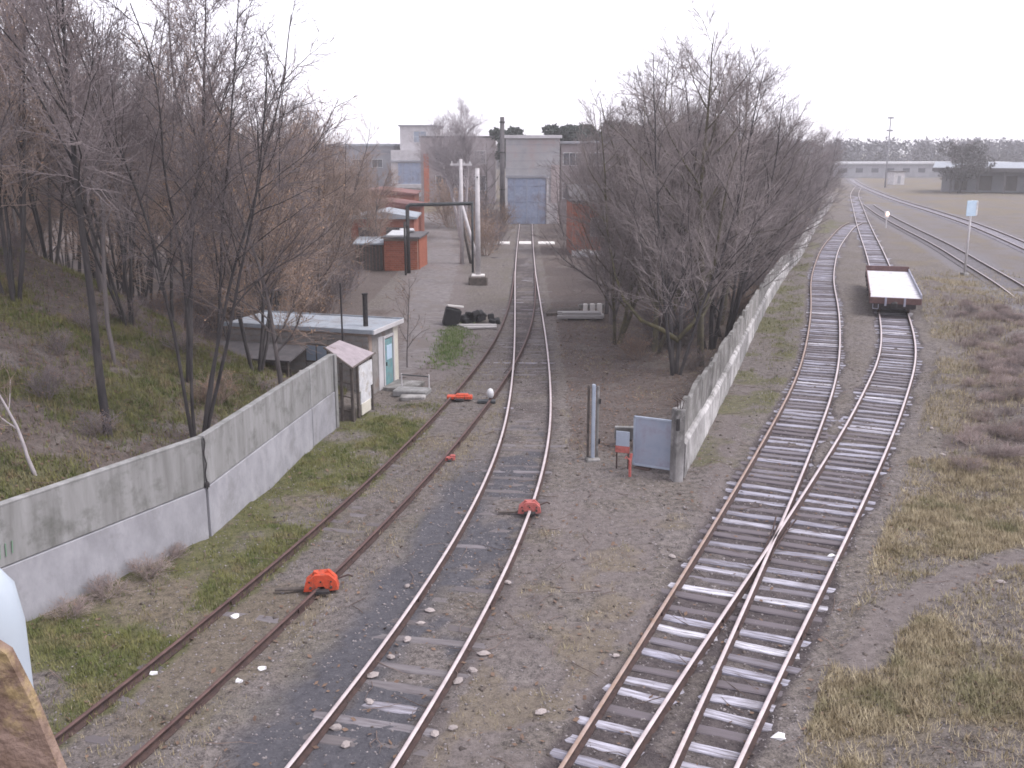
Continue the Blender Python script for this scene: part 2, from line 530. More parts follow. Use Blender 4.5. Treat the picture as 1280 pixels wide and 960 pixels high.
def seg_dist(x, y, pl):
    """distance to a polyline"""
    x, y = np.asarray(x, float), np.asarray(y, float)
    best = np.full(x.shape, 1e9)
    for (ax, ay), (bx, by) in zip(pl[:-1], pl[1:]):
        dx, dy = bx - ax, by - ay
        t = np.clip(((x - ax) * dx + (y - ay) * dy) / (dx * dx + dy * dy), 0, 1)
        best = np.minimum(best, np.hypot(x - ax - t * dx, y - ay - t * dy))
    return best


def xat(pl, y):
    pl = np.asarray(pl)
    return np.interp(y, pl[:, 1], pl[:, 0])


def hill(x, y):
    """embankment behind the left wall"""
    ux, uy = 0.225, 0.974                     # along the wall's far part
    nx, ny = -uy, ux
    d = (x + 6.28) * nx + (y - 33.65) * ny     # distance behind the wall
    t = (x + 6.28) * ux + (y - 33.65) * uy
    d = np.where(y < 24, np.minimum(d, (x + 7.72) * -0.88 + (y - 23.6) * 0.475), d)
    h = 0.47 * np.clip(d - 0.9, 0, None)
    h = np.where(h > 5.5, 5.5 + (h - 5.5) * 0.25, h)
    h = np.minimum(h, 7.5)
    fall = 1 - sstep(0.0, 9.0, t - 0.06 * d)
    toe = 0.35 * sstep(0.3, 1.2, d) * (1 - sstep(0, 6, t))
    return h * fall + toe


def track_near(x, y, keys, w):
    w = np.asarray(w, float)
    m = np.zeros(np.shape(x))
    for k in keys:
        m = np.maximum(m, 1 - sstep(w * 0.75, w, tdist(x, y, k)))
    return m


def tdist(x, y, k):
    """distance to a track's centre line (all tracks advance in y)"""
    pl = TR[k]
    x, y = np.asarray(x, float), np.asarray(y, float)
    sl = np.gradient(pl[:, 0], pl[:, 1])
    d = np.abs(x - np.interp(y, pl[:, 1], pl[:, 0])) / np.sqrt(1 + np.interp(y, pl[:, 1], sl) ** 2)
    return np.hypot(d, np.maximum(0, np.maximum(pl[0, 1] - y, y - pl[-1, 1])))


def gz(x, y, full=True):
    x, y = np.asarray(x, float), np.asarray(y, float)
    h = hill(x, y)
    h = h + 0.75 * np.exp(-(((x - 13.5) / 4.2) ** 2 + ((y - 15.5) / 5.0) ** 2))
    h = h + 0.75 * np.exp(-(((x - 20.5) / 3.6) ** 2 + ((y - 35) / 8.0) ** 2))
    h = h + 0.5 * np.exp(-(((x - 29) / 5) ** 2 + ((y - 57) / 12.0) ** 2))
    off = sstep(110, 200, x - 0.1 * y)
    h = h + 0.6 * off
    if full:
        tm = track_near(x, y, 'ABCD', 1.9)
        cd = track_near(x, y, 'CD', 1.08 + 0.7 * (fbm(x, y, 0.45, 61) - 0.38))
        ab = track_near(x, y, 'AB', 1.3)
        far = track_near(x, y, 'EFG', 2.6)
        mid = np.abs(x - (xat(TR['C'], y) + xat(TR['D'], y)) / 2) < 0.5 * np.clip(1.6 - np.abs(xat(TR['C'], y) - xat(TR['D'], y)), 0, 1.0)
        cd = cd * np.where(mid & (y < 19), 0.35, 1.0)
        nz = (fbm(x, y, 0.35, 1) - 0.5) * 0.28 + (fbm(x, y, 1.6, 5, 3) - 0.5) * 0.10
        h = h * (1 - tm) + nz * (1 - np.maximum(tm, far)) - 0.085 * cd + 0.045 * track_near(x, y, 'CD', 2.2) - 0.03 * ab + (fbm(x, y, 2.2, 9, 3) - 0.5) * 0.075 * tm
    return h


def gz1(x, y):
    return float(gz(np.array([x]), np.array([y]))[0])


ROAD = catmull([(-5.2, 41.5), (-4.6, 47), (-4.5, 52), (-5.3, 62), (-5.9, 75), (-6.9, 92), (-9.0, 115), (-13, 150)], 0.5)
ROAD_W = [0.9, 1.5, 2.2, 2.3, 2.2, 2.0]
PATH_R = catmull([(5.2, 24.0), (5.9, 27.5), (7.1, 31.5), (8.5, 36), (10.6, 42)], 0.4)         # footpath along the right wall
PATH_M = catmull([(6.6, 17.2), (7.9, 19.2), (9.6, 20.8), (11.6, 21.9), (14.0, 22.6), (18, 23.3)], 0.4)   # path over the mound
ASH = catmull([(-4.6, 9), (-3.95, 14), (-2.85, 18.6), (-2.0, 22.5), (-1.15, 28.5), (-0.75, 33)], 0.4)   # cinder strip left of the middle track


def grid_axis(lo, f0, f1, hi, step, grow):
    a = list(np.arange(f0, f1, step))
    s, v = step, f1
    while v < hi:
        a.append(v)
        s *= grow
        v += s
    a.append(hi)
    s, v, b = step, f0, []
    while True:
        s *= grow
        v -= s
        if v < lo:
            break
        b.append(v)
    b.append(lo)
    return np.array(sorted(set(b + a)))


def build_ground():
    xs = grid_axis(-900, -15, 24, 1100, 0.15, 1.045)
    ys = grid_axis(-40, 9, 48, 1500, 0.15, 1.03)
    X, Y = np.meshgrid(xs, ys)
    x, y = X.ravel(), Y.ravel()
    z = gz(x, y)
    nx, ny = len(xs), len(ys)
    i = np.arange((nx - 1) * (ny - 1))
    r, c = i // (nx - 1), i % (nx - 1)
    a = r * nx + c
    q = np.stack([a, a + 1, a + nx + 1, a + nx], 1)
    me = np_mesh('ground', np.stack([x, y, z], 1), q, 'ground', smooth=True, k=4)
    # surface cover as attributes: what grows or lies where
    n1, n2, n3 = fbm(x, y, 0.5, 20), fbm(x, y, 1.3, 30), fbm(x, y, 0.22, 40)
    dA = tdist(x, y, 'A')
    ash = 0.9 * np.clip(1 - sstep(0.1, 1.25, seg_dist(x, y, ASH[::3]) + (n2 - 0.5) * 0.9), 0, 1) * sstep(33, 26, y)
    ash = np.maximum(ash, 0.85 * (tdist(x, y, 'B') < 0.62) * sstep(0.38, 0.52, n1 * 0.5 + n2 * 0.5) * (y < 34))
    bal_cd = track_near(x, y, 'CD', 1.15 + 0.6 * (fbm(x, y, 0.45, 61) - 0.35))
    bal_cd = bal_cd * np.where(fbm(x, y, 0.8, 71) > 0.58, 0.45, 1.0)
    bal_b = track_near(x, y, 'B', 1.25) * 0.55 * sstep(0.3, 0.6, n2) + track_near(x, y, 'A', 1.1) * 0.25
    bal_far = np.maximum(track_near(x, y, 'EF', 2.4), 0.5 * track_near(x, y, 'G', 2.0) * sstep(0.4, 0.6, n2))
    xa, xb, xc, xd = (xat(TR[k], y) for k in 'ABCD')
    wl = np.interp(y, [p[1] for p in WALL_L], [p[0] for p in WALL_L])
    wr = np.interp(y, WALL_R[:, 1], WALL_R[:, 0])
    near_wall_l = (x > wl) & (x < xa - 0.6) & (y < 36)
    green = near_wall_l * sstep(0.36, 0.62, n1 + 0.18 * (1 - sstep(0.3, 2.6, x - wl)))
    green = np.maximum(green, 0.75 * ((x > wr) & (x < xc - 1.2) & (y > 28)) * sstep(0.40, 0.6, n1))
    green = np.maximum(green, 0.85 * ((x < wl - 0.3) & (y < 45)) * sstep(0.44, 0.62, n1))
    green = np.maximum(green, 0.8 * np.exp(-(((x + 3.1) / 0.7) ** 2 + ((y - 49) / 4.5) ** 2)) * sstep(0.3, 0.6, n2))
    green = np.maximum(green, 0.30 * (np.abs(x - (xa + xb) / 2) < 3) * (dA < 2.2) * sstep(0.5, 0.65, n1))
    dry = ((x > xd + 1.7) & (y < 27)) * sstep(0.30, 0.52, n1) * sstep(0.3, 1.0, seg_dist(x, y, PATH_M[::4]) + (n2 - .5))
    dry = np.maximum(dry, 0.55 * ((x > xb + 1.2) & (x < xc - 1.4) & (y < 28)) * sstep(0.50, 0.66, n1))
    dry = np.maximum(dry, 0.6 * (near_wall_l | (dA < 1.3)) * sstep(0.5, 0.66, n3) * (y < 40))
    dry = np.maximum(dry, 0.6 * (x > xd + 1.6) * (y > 27) * sstep(0.45, 0.62, n1))
    dry = np.maximum(dry, 0.8 * (y > 150) * sstep(0.4, 0.6, n3))
    leaf = ((x > xb + 1.5) & (x < wr) & (y > 31)) * sstep(0.28, 0.55, n1 + 0.1)
    leaf = np.maximum(leaf, (x < wl - 0.3) * (y < 60) * sstep(0.3, 0.5, n2) * 0.9)
    leaf = np.maximum(leaf, (x < -9) * (y >= 34) * 0.8)
    leaf = np.maximum(leaf, 0.95 * (x > xd + 2.6) * (y > 26) * (y < 75) * sstep(0.30, 0.55, n2) * sstep(0.62, 0.45, n1))
    path = np.clip(1 - sstep(0.05, 0.65, np.minimum(seg_dist(x, y, PATH_R[::4]), seg_dist(x, y, PATH_M[::4])) + (n2 - 0.5) * 0.5), 0, 1)
    path = np.maximum(path, 1 - sstep(1.6, 3.0, seg_dist(x, y, ROAD[::6]) + (n2 - 0.5) * 1.0))
    path = np.maximum(path, 0.7 * ((x > xb + 0.9) & (x < xb + 3.2 + 2 * n1) & (y < 27)) * sstep(0.36, 0.5, n2))
    for nm, v in (('ash', ash), ('ballast', np.maximum(np.maximum(bal_cd, bal_b), 0)), ('far_ballast', bal_far), ('green', green), ('dry', dry), ('leaf', leaf), ('path', path)):
        at = me.attributes.new(nm, 'FLOAT', 'POINT')
        at.data.foreach_set('value', np.asarray(v, np.float32))
    o = link(bpy.data.objects.new('ground', me))
    o['kind'] = 'structure'
    return o


def ground_material():
    m = bpy.data.materials.new('ground')
    m.use_nodes = True
    N, L = m.node_tree.nodes, m.node_tree.links
    b = N['Principled BSDF']
    b.inputs['Roughness'].default_value = 0.95
    b.inputs['Specular IOR Level'].default_value = 0.15
    tc = N.new('ShaderNodeTexCoord')

    def noise(s, d=8, r=0.65):
        n = N.new('ShaderNodeTexNoise')
        n.inputs['Scale'].default_value = s
        n.inputs['Detail'].default_value = d
        n.inputs['Roughness'].default_value = r
        L.new(tc.outputs['Object'], n.inputs['Vector'])
        return n.outputs[0]

    def ramp(f, lo, hi, c1, c2):
        r = N.new('ShaderNodeValToRGB')
        r.color_ramp.elements[0].position, r.color_ramp.elements[1].position = lo, hi
        r.color_ramp.elements[0].color, r.color_ramp.elements[1].color = tuple(c1) + (1,), tuple(c2) + (1,)
        L.new(f, r.inputs[0])
        return r.outputs[0]

    nA, nB, nC = noise(1.1), noise(5.5, 6, 0.75), noise(26, 5, 0.75)
    mixn = N.new('ShaderNodeMath')
    mixn.operation = 'MULTIPLY_ADD'
    mixn.inputs[1].default_value = 0.5
    L.new(nB, mixn.inputs[0])
    hv = N.new('ShaderNodeMath')
    hv.operation = 'MULTIPLY'
    hv.inputs[1].default_value = 0.5
    L.new(nC, hv.inputs[0])
    L.new(hv.outputs[0], mixn.inputs[2])
    fine = mixn.outputs[0]
    def two(c1, c2, k=0.68):
        return tuple(v * k for v in c1), tuple(v * k for v in c2)

    col = ramp(fine, 0.40, 0.585, *two((0.082, 0.071, 0.070), (0.320, 0.280, 0.264)))
    big = noise(0.33, 5, 0.6)
    mxb = N.new('ShaderNodeMixRGB')
    mrb = N.new('ShaderNodeMapRange')
    mrb.inputs[1].default_value, mrb.inputs[2].default_value = 0.42, 0.62
    mrb.inputs[4].default_value = 0.6
    L.new(big, mrb.inputs[0])
    L.new(mrb.outputs[0], mxb.inputs[0])
    L.new(col, mxb.inputs[1])
    L.new(ramp(fine, 0.40, 0.59, *two((0.068, 0.058, 0.050), (0.260, 0.222, 0.180))), mxb.inputs[2])
    col = mxb.outputs[0]

    def layer(col, attr, lo, hi, c1, c2, wobble=0.55):
        a = N.new('ShaderNodeAttribute')
        a.attribute_name = attr
        ad = N.new('ShaderNodeMath')
        ad.operation = 'MULTIPLY_ADD'
        L.new(nB, ad.inputs[0])
        ad.inputs[1].default_value = wobble
        L.new(a.outputs['Fac'], ad.inputs[2])
        mr = N.new('ShaderNodeMapRange')
        mr.inputs[1].default_value, mr.inputs[2].default_value = lo + wobble * 0.5, hi + wobble * 0.5
        L.new(ad.outputs[0], mr.inputs[0])
        ml = N.new('ShaderNodeMath')
        ml.operation = 'MULTIPLY'
        cl = N.new('ShaderNodeMapRange')
        cl.inputs[2].default_value = 0.12
        L.new(a.outputs['Fac'], cl.inputs[0])
        L.new(mr.outputs[0], ml.inputs[0])
        L.new(cl.outputs[0], ml.inputs[1])
        mx = N.new('ShaderNodeMixRGB')
        L.new(ml.outputs[0], mx.inputs[0])
        L.new(col, mx.inputs[1])
        L.new(ramp(fine, 0.39, 0.60, *two(c1, c2)), mx.inputs[2])
        return mx.outputs[0]

    col = layer(col, 'leaf', 0.2, 0.9, (0.080, 0.063, 0.057), (0.220, 0.180, 0.166))
    col = layer(col, 'path', 0.15, 0.8, (0.145, 0.122, 0.118), (0.285, 0.246, 0.235), 0.5)
    col = layer(col, 'dry', 0.2, 0.9, (0.125, 0.100, 0.066), (0.310, 0.255, 0.175))
    col = layer(col, 'green', 0.2, 0.95, (0.075, 0.080, 0.034), (0.215, 0.205, 0.100))
    col = layer(col, 'far_ballast', 0.1, 0.8, (0.15, 0.138, 0.145), (0.28, 0.26, 0.275), 0.4)
    col = layer(col, 'ballast', 0.15, 0.8, (0.055, 0.046, 0.050), (0.175, 0.148, 0.148), 0.5)
    col = layer(col, 'ash', 0.1, 0.75, (0.080, 0.078, 0.092), (0.160, 0.155, 0.172), 0.5)
    L.new(col, b.inputs['Base Color'])
    bp = N.new('ShaderNodeBump')
    bp.inputs['Strength'].default_value = 0.8
    bp.inputs['Distance'].default_value = 0.06
    L.new(fine, bp.inputs['Height'])
    L.new(bp.outputs[0], b.inputs['Normal'])
    MATS['ground'] = m


ground_material()
build_ground()


def ribbon(name, pl, widths, material, lift, seed):
    pl = np.asarray(pl)
    d = np.gradient(pl, axis=0)
    d /= np.linalg.norm(d, axis=1)[:, None]
    nrm = np.stack([-d[:, 1], d[:, 0]], 1)
    w = np.interp(np.linspace(0, 1, len(pl)), np.linspace(0, 1, len(widths)), widths)
    rng = np.random.default_rng(seed)
    nl = 9
    V = []
    for s in np.linspace(-1, 1, nl):
        jit = (rng.random(len(pl)) - 0.5) * 0.35 * w if abs(s) == 1 else 0
        p = pl + nrm * (s * w + jit)[:, None]
        V.append(np.concatenate([p, (gz(p[:, 0], p[:, 1]) + lift * (1 - abs(s) ** 4 * 1.6))[:, None]], 1))
    V = np.array(V)
    n = len(pl)
    idx = np.arange(nl * n).reshape(nl, n)
    q = np.stack([idx[:-1, :-1], idx[:-1, 1:], idx[1:, 1:], idx[1:, :-1]], -1).reshape(-1, 4)
    o = link(bpy.data.objects.new(name, np_mesh(name, V.reshape(-1, 3), q, material, smooth=True, k=4)))
    o['kind'] = 'structure'
    return o


ribbon('access_road', ROAD, ROAD_W, 'road_grey', 0.035, 1)


# ------------------------------------------------------------------ railway tracks
def frame_of(pl):
    d = np.gradient(pl, axis=0)
    d /= np.linalg.norm(d, axis=1)[:, None]
    return d, np.stack([-d[:, 1], d[:, 0]], 1)


RAIL_PROFILE = [(-0.07, 0), (0.07, 0), (0.07, 0.018), (0.012, 0.035), (0.012, 0.125), (0.036, 0.135), (0.038, 0.168),
                (0.026, 0.176), (-0.026, 0.176), (-0.038, 0.168), (-0.036, 0.135), (-0.012, 0.125), (-0.012, 0.035), (-0.07, 0.018)]


def rail_mesh(pl, off, z0, head, y0=None, y1=None):
    d, nrm = frame_of(pl)
    p = pl - nrm * off
    if y0 is not None:
        k = (pl[:, 1] >= y0) & (pl[:, 1] <= y1)
        p, nrm = p[k], nrm[k]
    m = len(RAIL_PROFILE)
    V = np.zeros((len(p), m, 3))
    for j, (u, h) in enumerate(RAIL_PROFILE):
        V[:, j, :2] = p - nrm * u
        V[:, j, 2] = z0 + h
    idx = np.arange(len(p) * m).reshape(len(p), m)
    q, mi = [], []
    for j in range(m):
        jj = (j + 1) % m
        q.append(np.stack([idx[:-1, j], idx[:-1, jj], idx[1:, jj], idx[1:, j]], -1))
        mi.append(np.full(len(p) - 1, 1 if j in (6, 7, 8) else 0))
    return np_mesh('rail', V.reshape(-1, 3), np.concatenate(q), ['rail_rust', head], np.concatenate(mi), k=4)


def sleeper_meshes(mat_name):
    out = []
    for L in (2.7, 3.6, 4.4):
        for k in range(4):
            r = random.Random(k * 7 + int(L * 10))
            m = MB()
            n = 4
            w = 0.125
            vs, fs = [], []
            for i in range(n + 1):
                xx = -L / 2 + L * i / n + (r.uniform(-0.05, 0.05) if i in (0, n) else 0)
                j1, j2, jz = r.uniform(-0.018, 0.018), r.uniform(-0.018, 0.018), r.uniform(-0.012, 0.008)
                vs += [(xx, -w + j1, -0.13), (xx, w + j2, -0.13), (xx, w + j2, jz - 0.02), (xx, w - 0.025 + j2, jz), (xx, -w + 0.025 + j1, jz), (xx, -w + j1, jz - 0.02)]
            for i in range(n):
                a = i * 6
                for q in range(6):
                    p2 = (q + 1) % 6
                    fs.append((a + q, a + p2, a + 6 + p2, a + 6 + q))
            fs += [tuple(range(5, -1, -1)), tuple(range(n * 6, n * 6 + 6))]
            m.add(vs, fs)
            out.append(m.mesh('sleeper', mat_name))
    return out


SLP = {k: sleeper_meshes(k) for k in ('sleeper_weathered', 'sleeper_buried')}


def track(key, label, head_l, head_r, z0, y0, y1, group, slp=None, sz=None, spacing=0.56, share=None, share_max=2.4, skip=0.0, limit=9999, rails_to=None):
    pl = TR[key]
    sel = pl[(pl[:, 1] > y0) & (pl[:, 1] < y1)]
    t = thing('railway_track', label, 'railway track', group=group)
    ya, yb = rails_to or (y0, y1)
    a = link(bpy.data.objects.new('rail', rail_mesh(pl, -0.797, z0, head_l, ya, yb)), t)
    b = link(bpy.data.objects.new('rail', rail_mesh(pl, 0.797, z0, head_r, ya, yb)), t)
    if slp:
        rnd = random.Random(hash(key) % 1000 if False else ord(key))
        s = np.concatenate([[0], np.cumsum(np.linalg.norm(np.diff(sel, axis=0), axis=1))])
        dd, _ = frame_of(sel)
        u, n = 0.2, 0
        while u < s[-1] and n < limit:
            x, y = np.interp(u, s, sel[:, 0]), np.interp(u, s, sel[:, 1])
            dx, dy = np.interp(u, s, dd[:, 0]), np.interp(u, s, dd[:, 1])
            u += spacing * rnd.uniform(0.9, 1.12)
            L = 0
            if share:
                other, role = share
                sep = float(seg_dist(np.array([x]), np.array([y]), TR[other][::2])[0])
                if sep < share_max:
                    if role == 'none':
                        continue
                    sx = role * sep / 2
                    x, y = x + dy * sx, y - dx * sx
                    L = 1 if sep < 1.3 else 2
            if rnd.random() < skip:
                continue
            me = SLP[slp][L * 4 + rnd.randrange(4)]
            o = link(bpy.data.objects.new('sleeper', me), t)
            sh = rnd.uniform(-0.10, 0.10)
            o.location = (x + dy * sh, y - dx * sh, sz + rnd.uniform(-0.02, 0.012))
            o.rotation_euler = (rnd.uniform(-0.02, 0.02), rnd.uniform(-0.008, 0.008), math.atan2(-dx, dy) + rnd.uniform(-0.05, 0.05))
            n += 1
    # fishplates bolted at the rail joints
    d, nrm = frame_of(pl)
    fp = MB().box((0, 0, 0), (0.5, 0.03, 0.09)).mesh('fishplate', 'rail_rust')
    for i in range(10, len(pl), 25):
        if ya < pl[i, 1] < min(yb, 60):
            for sgn in (-1, 1):
                for e in (-0.03, 0.03):
                    p = pl[i] - nrm[i] * (sgn * 0.797 + e)
                    o = link(bpy.data.objects.new('fishplate', fp), t)
                    o.location = (p[0], p[1], z0 + 0.08)
                    o.rotation_euler = (0, 0, math.atan2(d[i, 1], d[i, 0]))
    return t


Z_SL = -0.015
track('A', 'rusty brown siding beside the long left concrete wall, half buried in grass', 'rail_head_rusty', 'rail_head_rusty', -0.035, 3.5, 80, 'yard tracks',
      'sleeper_buried', -0.038, 0.6, share=('B', 'none'), share_max=2.2, skip=0.12, rails_to=(3.5, 79))
track('B', 'middle track with shiny rails running straight to the blue shed door', 'rail_head', 'rail_head', -0.025, 3.5, 129, 'yard tracks',
      'sleeper_buried', -0.028, 0.6, share=('A', -1), share_max=2.2, skip=0.06)
track('C', 'left of the two curving tracks beside the old right-hand wall', 'rail_head_tan', 'rail_head', -0.015, 3.5, 131, 'yard tracks',
      'sleeper_weathered', 0.0, 0.56, share=('D', 1), share_max=2.3)
track('D', 'curving track that carries the flat wagon', 'rail_head', 'rail_head', -0.015, 3.5, 261, 'yard tracks',
      'sleeper_weathered', 0.0, 0.56, share=('C', 'none'), share_max=2.3, limit=300)


def far_track(key, label, y0, y1):
    t = track(key, label, 'rail_head', 'rail_head', 0.06, y0, y1, 'main line tracks')
    pl = TR[key]
    pl = pl[(pl[:, 1] > y0) & (pl[:, 1] < y1)]
    d, nrm = frame_of(pl)
    m = MB()
    for i in range(0, len(pl)):
        m.box((pl[i, 0], pl[i, 1], 0.02), (0.24, 2.6, 0.13), rz=math.atan2(d[i, 1], d[i, 0]))
    o = m.build('sleepers', 'sleeper_far', t)
    o['kind'] = 'stuff'


far_track('E', 'farther main line track, outermost at the right edge', 28, 320)
far_track('F', 'nearer of the two far tracks, passing behind the blue sign', 31, 172)


def crossing_point(a, sa, b, sb, ya, yb):
    ys = np.linspace(ya, yb, 400)
    f = lambda k, s: xat(TR[k], ys) + s * 0.797 * np.sqrt(1 + np.gradient(xat(TR[k], ys), ys) ** 2)
    i = int(np.argmin(np.abs(f(a, sa) - f(b, sb))))
    return float(f(a, sa)[i]), float(ys[i])


def switch_blades():
    """frog and closure pieces at the two turnouts"""
    for name, lab, x, y, ang in (('turnout_frog', 'steel crossing frog where the two right-hand tracks part', *crossing_point('C', 1, 'D', -1, 17, 27), math.atan2(1, 0.46) + math.pi),
                                 ('turnout_frog', 'steel crossing frog where the rusty siding meets the middle track', *crossing_point('A', 1, 'B', -1, 38, 55), math.atan2(1, 0.09))):
        t = thing(name, lab, 'frog', (x, y, 0.0), ang, 'turnout frogs')
        MB().prism([(-0.9, -0.13), (0.9, -0.035), (0.9, 0.035), (-0.9, 0.13)], 'z', 0.0, 0.10).build('nose', 'rail_rust', t)
        for s in (-1, 1):
            MB().tube([(-1.5, s * 0.26, 0.10), (-0.6, s * 0.17, 0.10), (0.9, s * 0.11, 0.10), (1.5, s * 0.14, 0.10)], 0.022, 5).build('wing_rail', 'rail_rust', t)


switch_blades()


# ------------------------------------------------------------------ left concrete wall
def wall_left():
    t = thing('concrete_wall', 'long pale grey two-tier concrete wall below the wooded embankment', 'wall', (-7.72, 23.6, 0))
    o = Vector((-7.72, 23.6, 0))
    runs = [(WALL_L[0], WALL_L[1]), (WALL_L[1], WALL_L[2]), (WALL_L[2], WALL_L[3])]
    for i, (a, b) in enumerate(runs):
        a, b = Vector(a + (0,)) - o, Vector(b + (0,)) - o
        L = (b - a).length
        ang = math.atan2(b.y - a.y, b.x - a.x)
        c = (a + b) / 2
        n = Vector((-math.sin(ang), math.cos(ang), 0))
        g = 0.09 if i == 0 else 0.05
        lo = MB().bbox((c.x, c.y, 0.50), (L - g, 0.20, 1.66), 0.012, ang).build('lower_slab', 'concrete_light', t)
        cu = c + n * 0.015
        MB().bbox((cu.x, cu.y, 1.99), (L - g, 0.18, 1.26), 0.015, ang, rx=0.004).build('upper_slab', 'concrete_stained', t)
        cc = c + n * 0.01
        MB().bbox((cc.x, cc.y, 2.64), (L - g * 0.8, 0.19, 0.035), 0.010, ang).build('coping', 'concrete_stained', t)
    for k, (px, py) in enumerate(WALL_L[1:3]):
        q = Vector((px - 0.16, py + 0.02, 0)) - o
        MB().bbox((q.x, q.y, 1.25), (0.22, 0.16, 2.7), 0.01, 0.3).build('joint_post', 'concrete_old', t)
    e = Vector(WALL_L[3] + (0,)) - o
    MB().bbox((e.x + 0.03, e.y + 0.13, 1.3), (0.26, 0.2, 2.66), 0.02, -0.2).build('end_post', 'concrete_stained', t)
    # wire twisted over the first joint
    j = Vector((0.10, -0.04, 0))
    pts = [(j.x + 0.02 * math.sin(k * 1.3), j.y - 0.03 + 0.015 * math.cos(k), 2.62 - k * 0.11) for k in range(13)]
    MB().tube(pts, 0.018, 5).build('wire', 'black_iron', t)
    MB().bbox((j.x, j.y - 0.03, 1.42), (0.12, 0.08, 0.14), 0.02, 0.5).build('clamp', 'black_iron', t)
    # faded green scrawl near the left frame edge
    a = Vector(WALL_L[0] + (0,)) - o
    dv = (Vector(WALL_L[1] + (0,)) - Vector(WALL_L[0] + (0,))).normalized()
    nn = Vector((dv.y, -dv.x, 0))
    base = Vector((0, 0, 0)) - dv * 5.62 + nn * 0.094
    m = MB()
    for s0, z0, s1, z1 in ((0, 1.55, 0.02, 1.85), (0.15, 1.83, 0.14, 1.56), (0.28, 1.58, 0.30, 1.84)):
        p0, p1 = base + dv * s0, base + dv * s1
        m.tube([(p0.x, p0.y, z0), (p1.x, p1.y, z1)], 0.014, 4)
    m.build('paint_scrawl', 'graffiti_green', t)


wall_left()


# ------------------------------------------------------------------ right concrete wall
def wall_right():
    t = thing('concrete_wall', 'crumbling weathered concrete wall receding along the right-hand tracks', 'wall', (5.0, 28.4, 0))
    P = WALL_R
    rnd = random.Random(5)
    o = Vector((5.0, 28.4, 0))
    for i in range(len(P) - 1):
        a, b = Vector((P[i][0], P[i][1], 0)) - o, Vector((P[i + 1][0], P[i + 1][1], 0)) - o
        L = (b - a).length
        ang = math.atan2(b.y - a.y, b.x - a.x)
        c = (a + b) / 2
        n = Vector((math.sin(ang), -math.cos(ang), 0))      # towards the tracks
        y = P[i][1]
        top = float(np.interp(y, [28, 56, 90, 180], [2.25, 1.85, 1.6, 1.5])) + rnd.uniform(-0.04, 0.04)
        mid = top * 0.48 + rnd.uniform(-0.03, 0.03)
        lean = rnd.uniform(-0.015, 0.015)
        cl = c + n * 0.10
        # lower slab with a sloped shoulder
        m = MB()
        prof = [(-0.24, -0.4), (0.10, -0.4), (0.10, mid - 0.10), (0.02, mid), (-0.24, mid)]
        poly = [(u, v) for u, v in prof]
        k = len(poly)
        d = Vector((math.cos(ang), math.sin(ang), 0))
        vs = [cl + n * u + Vector((0, 0, v)) - d * (L / 2 - 0.03) for u, v in poly] + [cl + n * u + Vector((0, 0, v)) + d * (L / 2 - 0.03) for u, v in poly]
        m.add(vs, [tuple(range(k)), tuple(range(2 * k - 1, k - 1, -1))] + [(q, (q + 1) % k, k + (q + 1) % k, k + q) for q in range(k)])
        m.build('lower_slab', 'concrete_old_low', t)
        cu = c - n * 0.02
        d2 = Vector((math.cos(ang), math.sin(ang), 0))
        m = MB()
        cuts = [(-L / 2 + 0.02, top - rnd.uniform(0, 0.12))]
        for q in range(1, 7):
            cuts.append((-L / 2 + L * q / 7, top - (rnd.uniform(0.0, 0.05) if rnd.random() < 0.75 else rnd.uniform(0.1, 0.3))))
        cuts.append((L / 2 - 0.02, top - rnd.uniform(0, 0.1)))
        poly = [(-L / 2 + 0.02, mid + 0.01)] + [(L / 2 - 0.02, mid + 0.01)] + cuts[::-1]
        k = len(poly)
        fr = [cu + d2 * u + n * (0.07 + lean * (v - mid)) + Vector((0, 0, v)) for u, v in poly]
        bk = [cu + d2 * u - n * (0.07 - lean * (v - mid)) + Vector((0, 0, v)) for u, v in poly]
        m.add(fr + bk, [tuple(range(k)), tuple(range(2 * k - 1, k - 1, -1))] + [(q, k + q, k + (q + 1) % k, (q + 1) % k) for q in range(k)])
        m.build('upper_slab', 'concrete_old', t)
        if y < 110 and i:
            MB().bbox((a.x - n.x * 0.10, a.y - n.y * 0.10, top / 2 - 0.2), (0.18, 0.18, top + 0.2), 0.02, ang).build('post', 'concrete_old', t)
    # broken reinforced end
    MB().bbox((-0.12, -0.35, 1.05), (0.30, 0.34, 2.3), 0.03, 0.35).build('end_post', 'concrete_old_low', t)
    MB().bbox((-0.16, -0.55, 1.75), (0.10, 0.06, 0.35), 0.01, 0.35).build('hole_shade_block', 'black_iron', t)  # solid black block stands in for the shade inside a broken hole
    for k in range(3):
        MB().tube([(-0.15 + 0.06 * k, -0.4, 2.15), (-0.2 + 0.1 * k, -0.5, 2.45), (-0.35 + 0.12 * k, -0.55, 2.55)], 0.012, 4).build('reinforcing_bar', 'rail_rust', t)


wall_right()


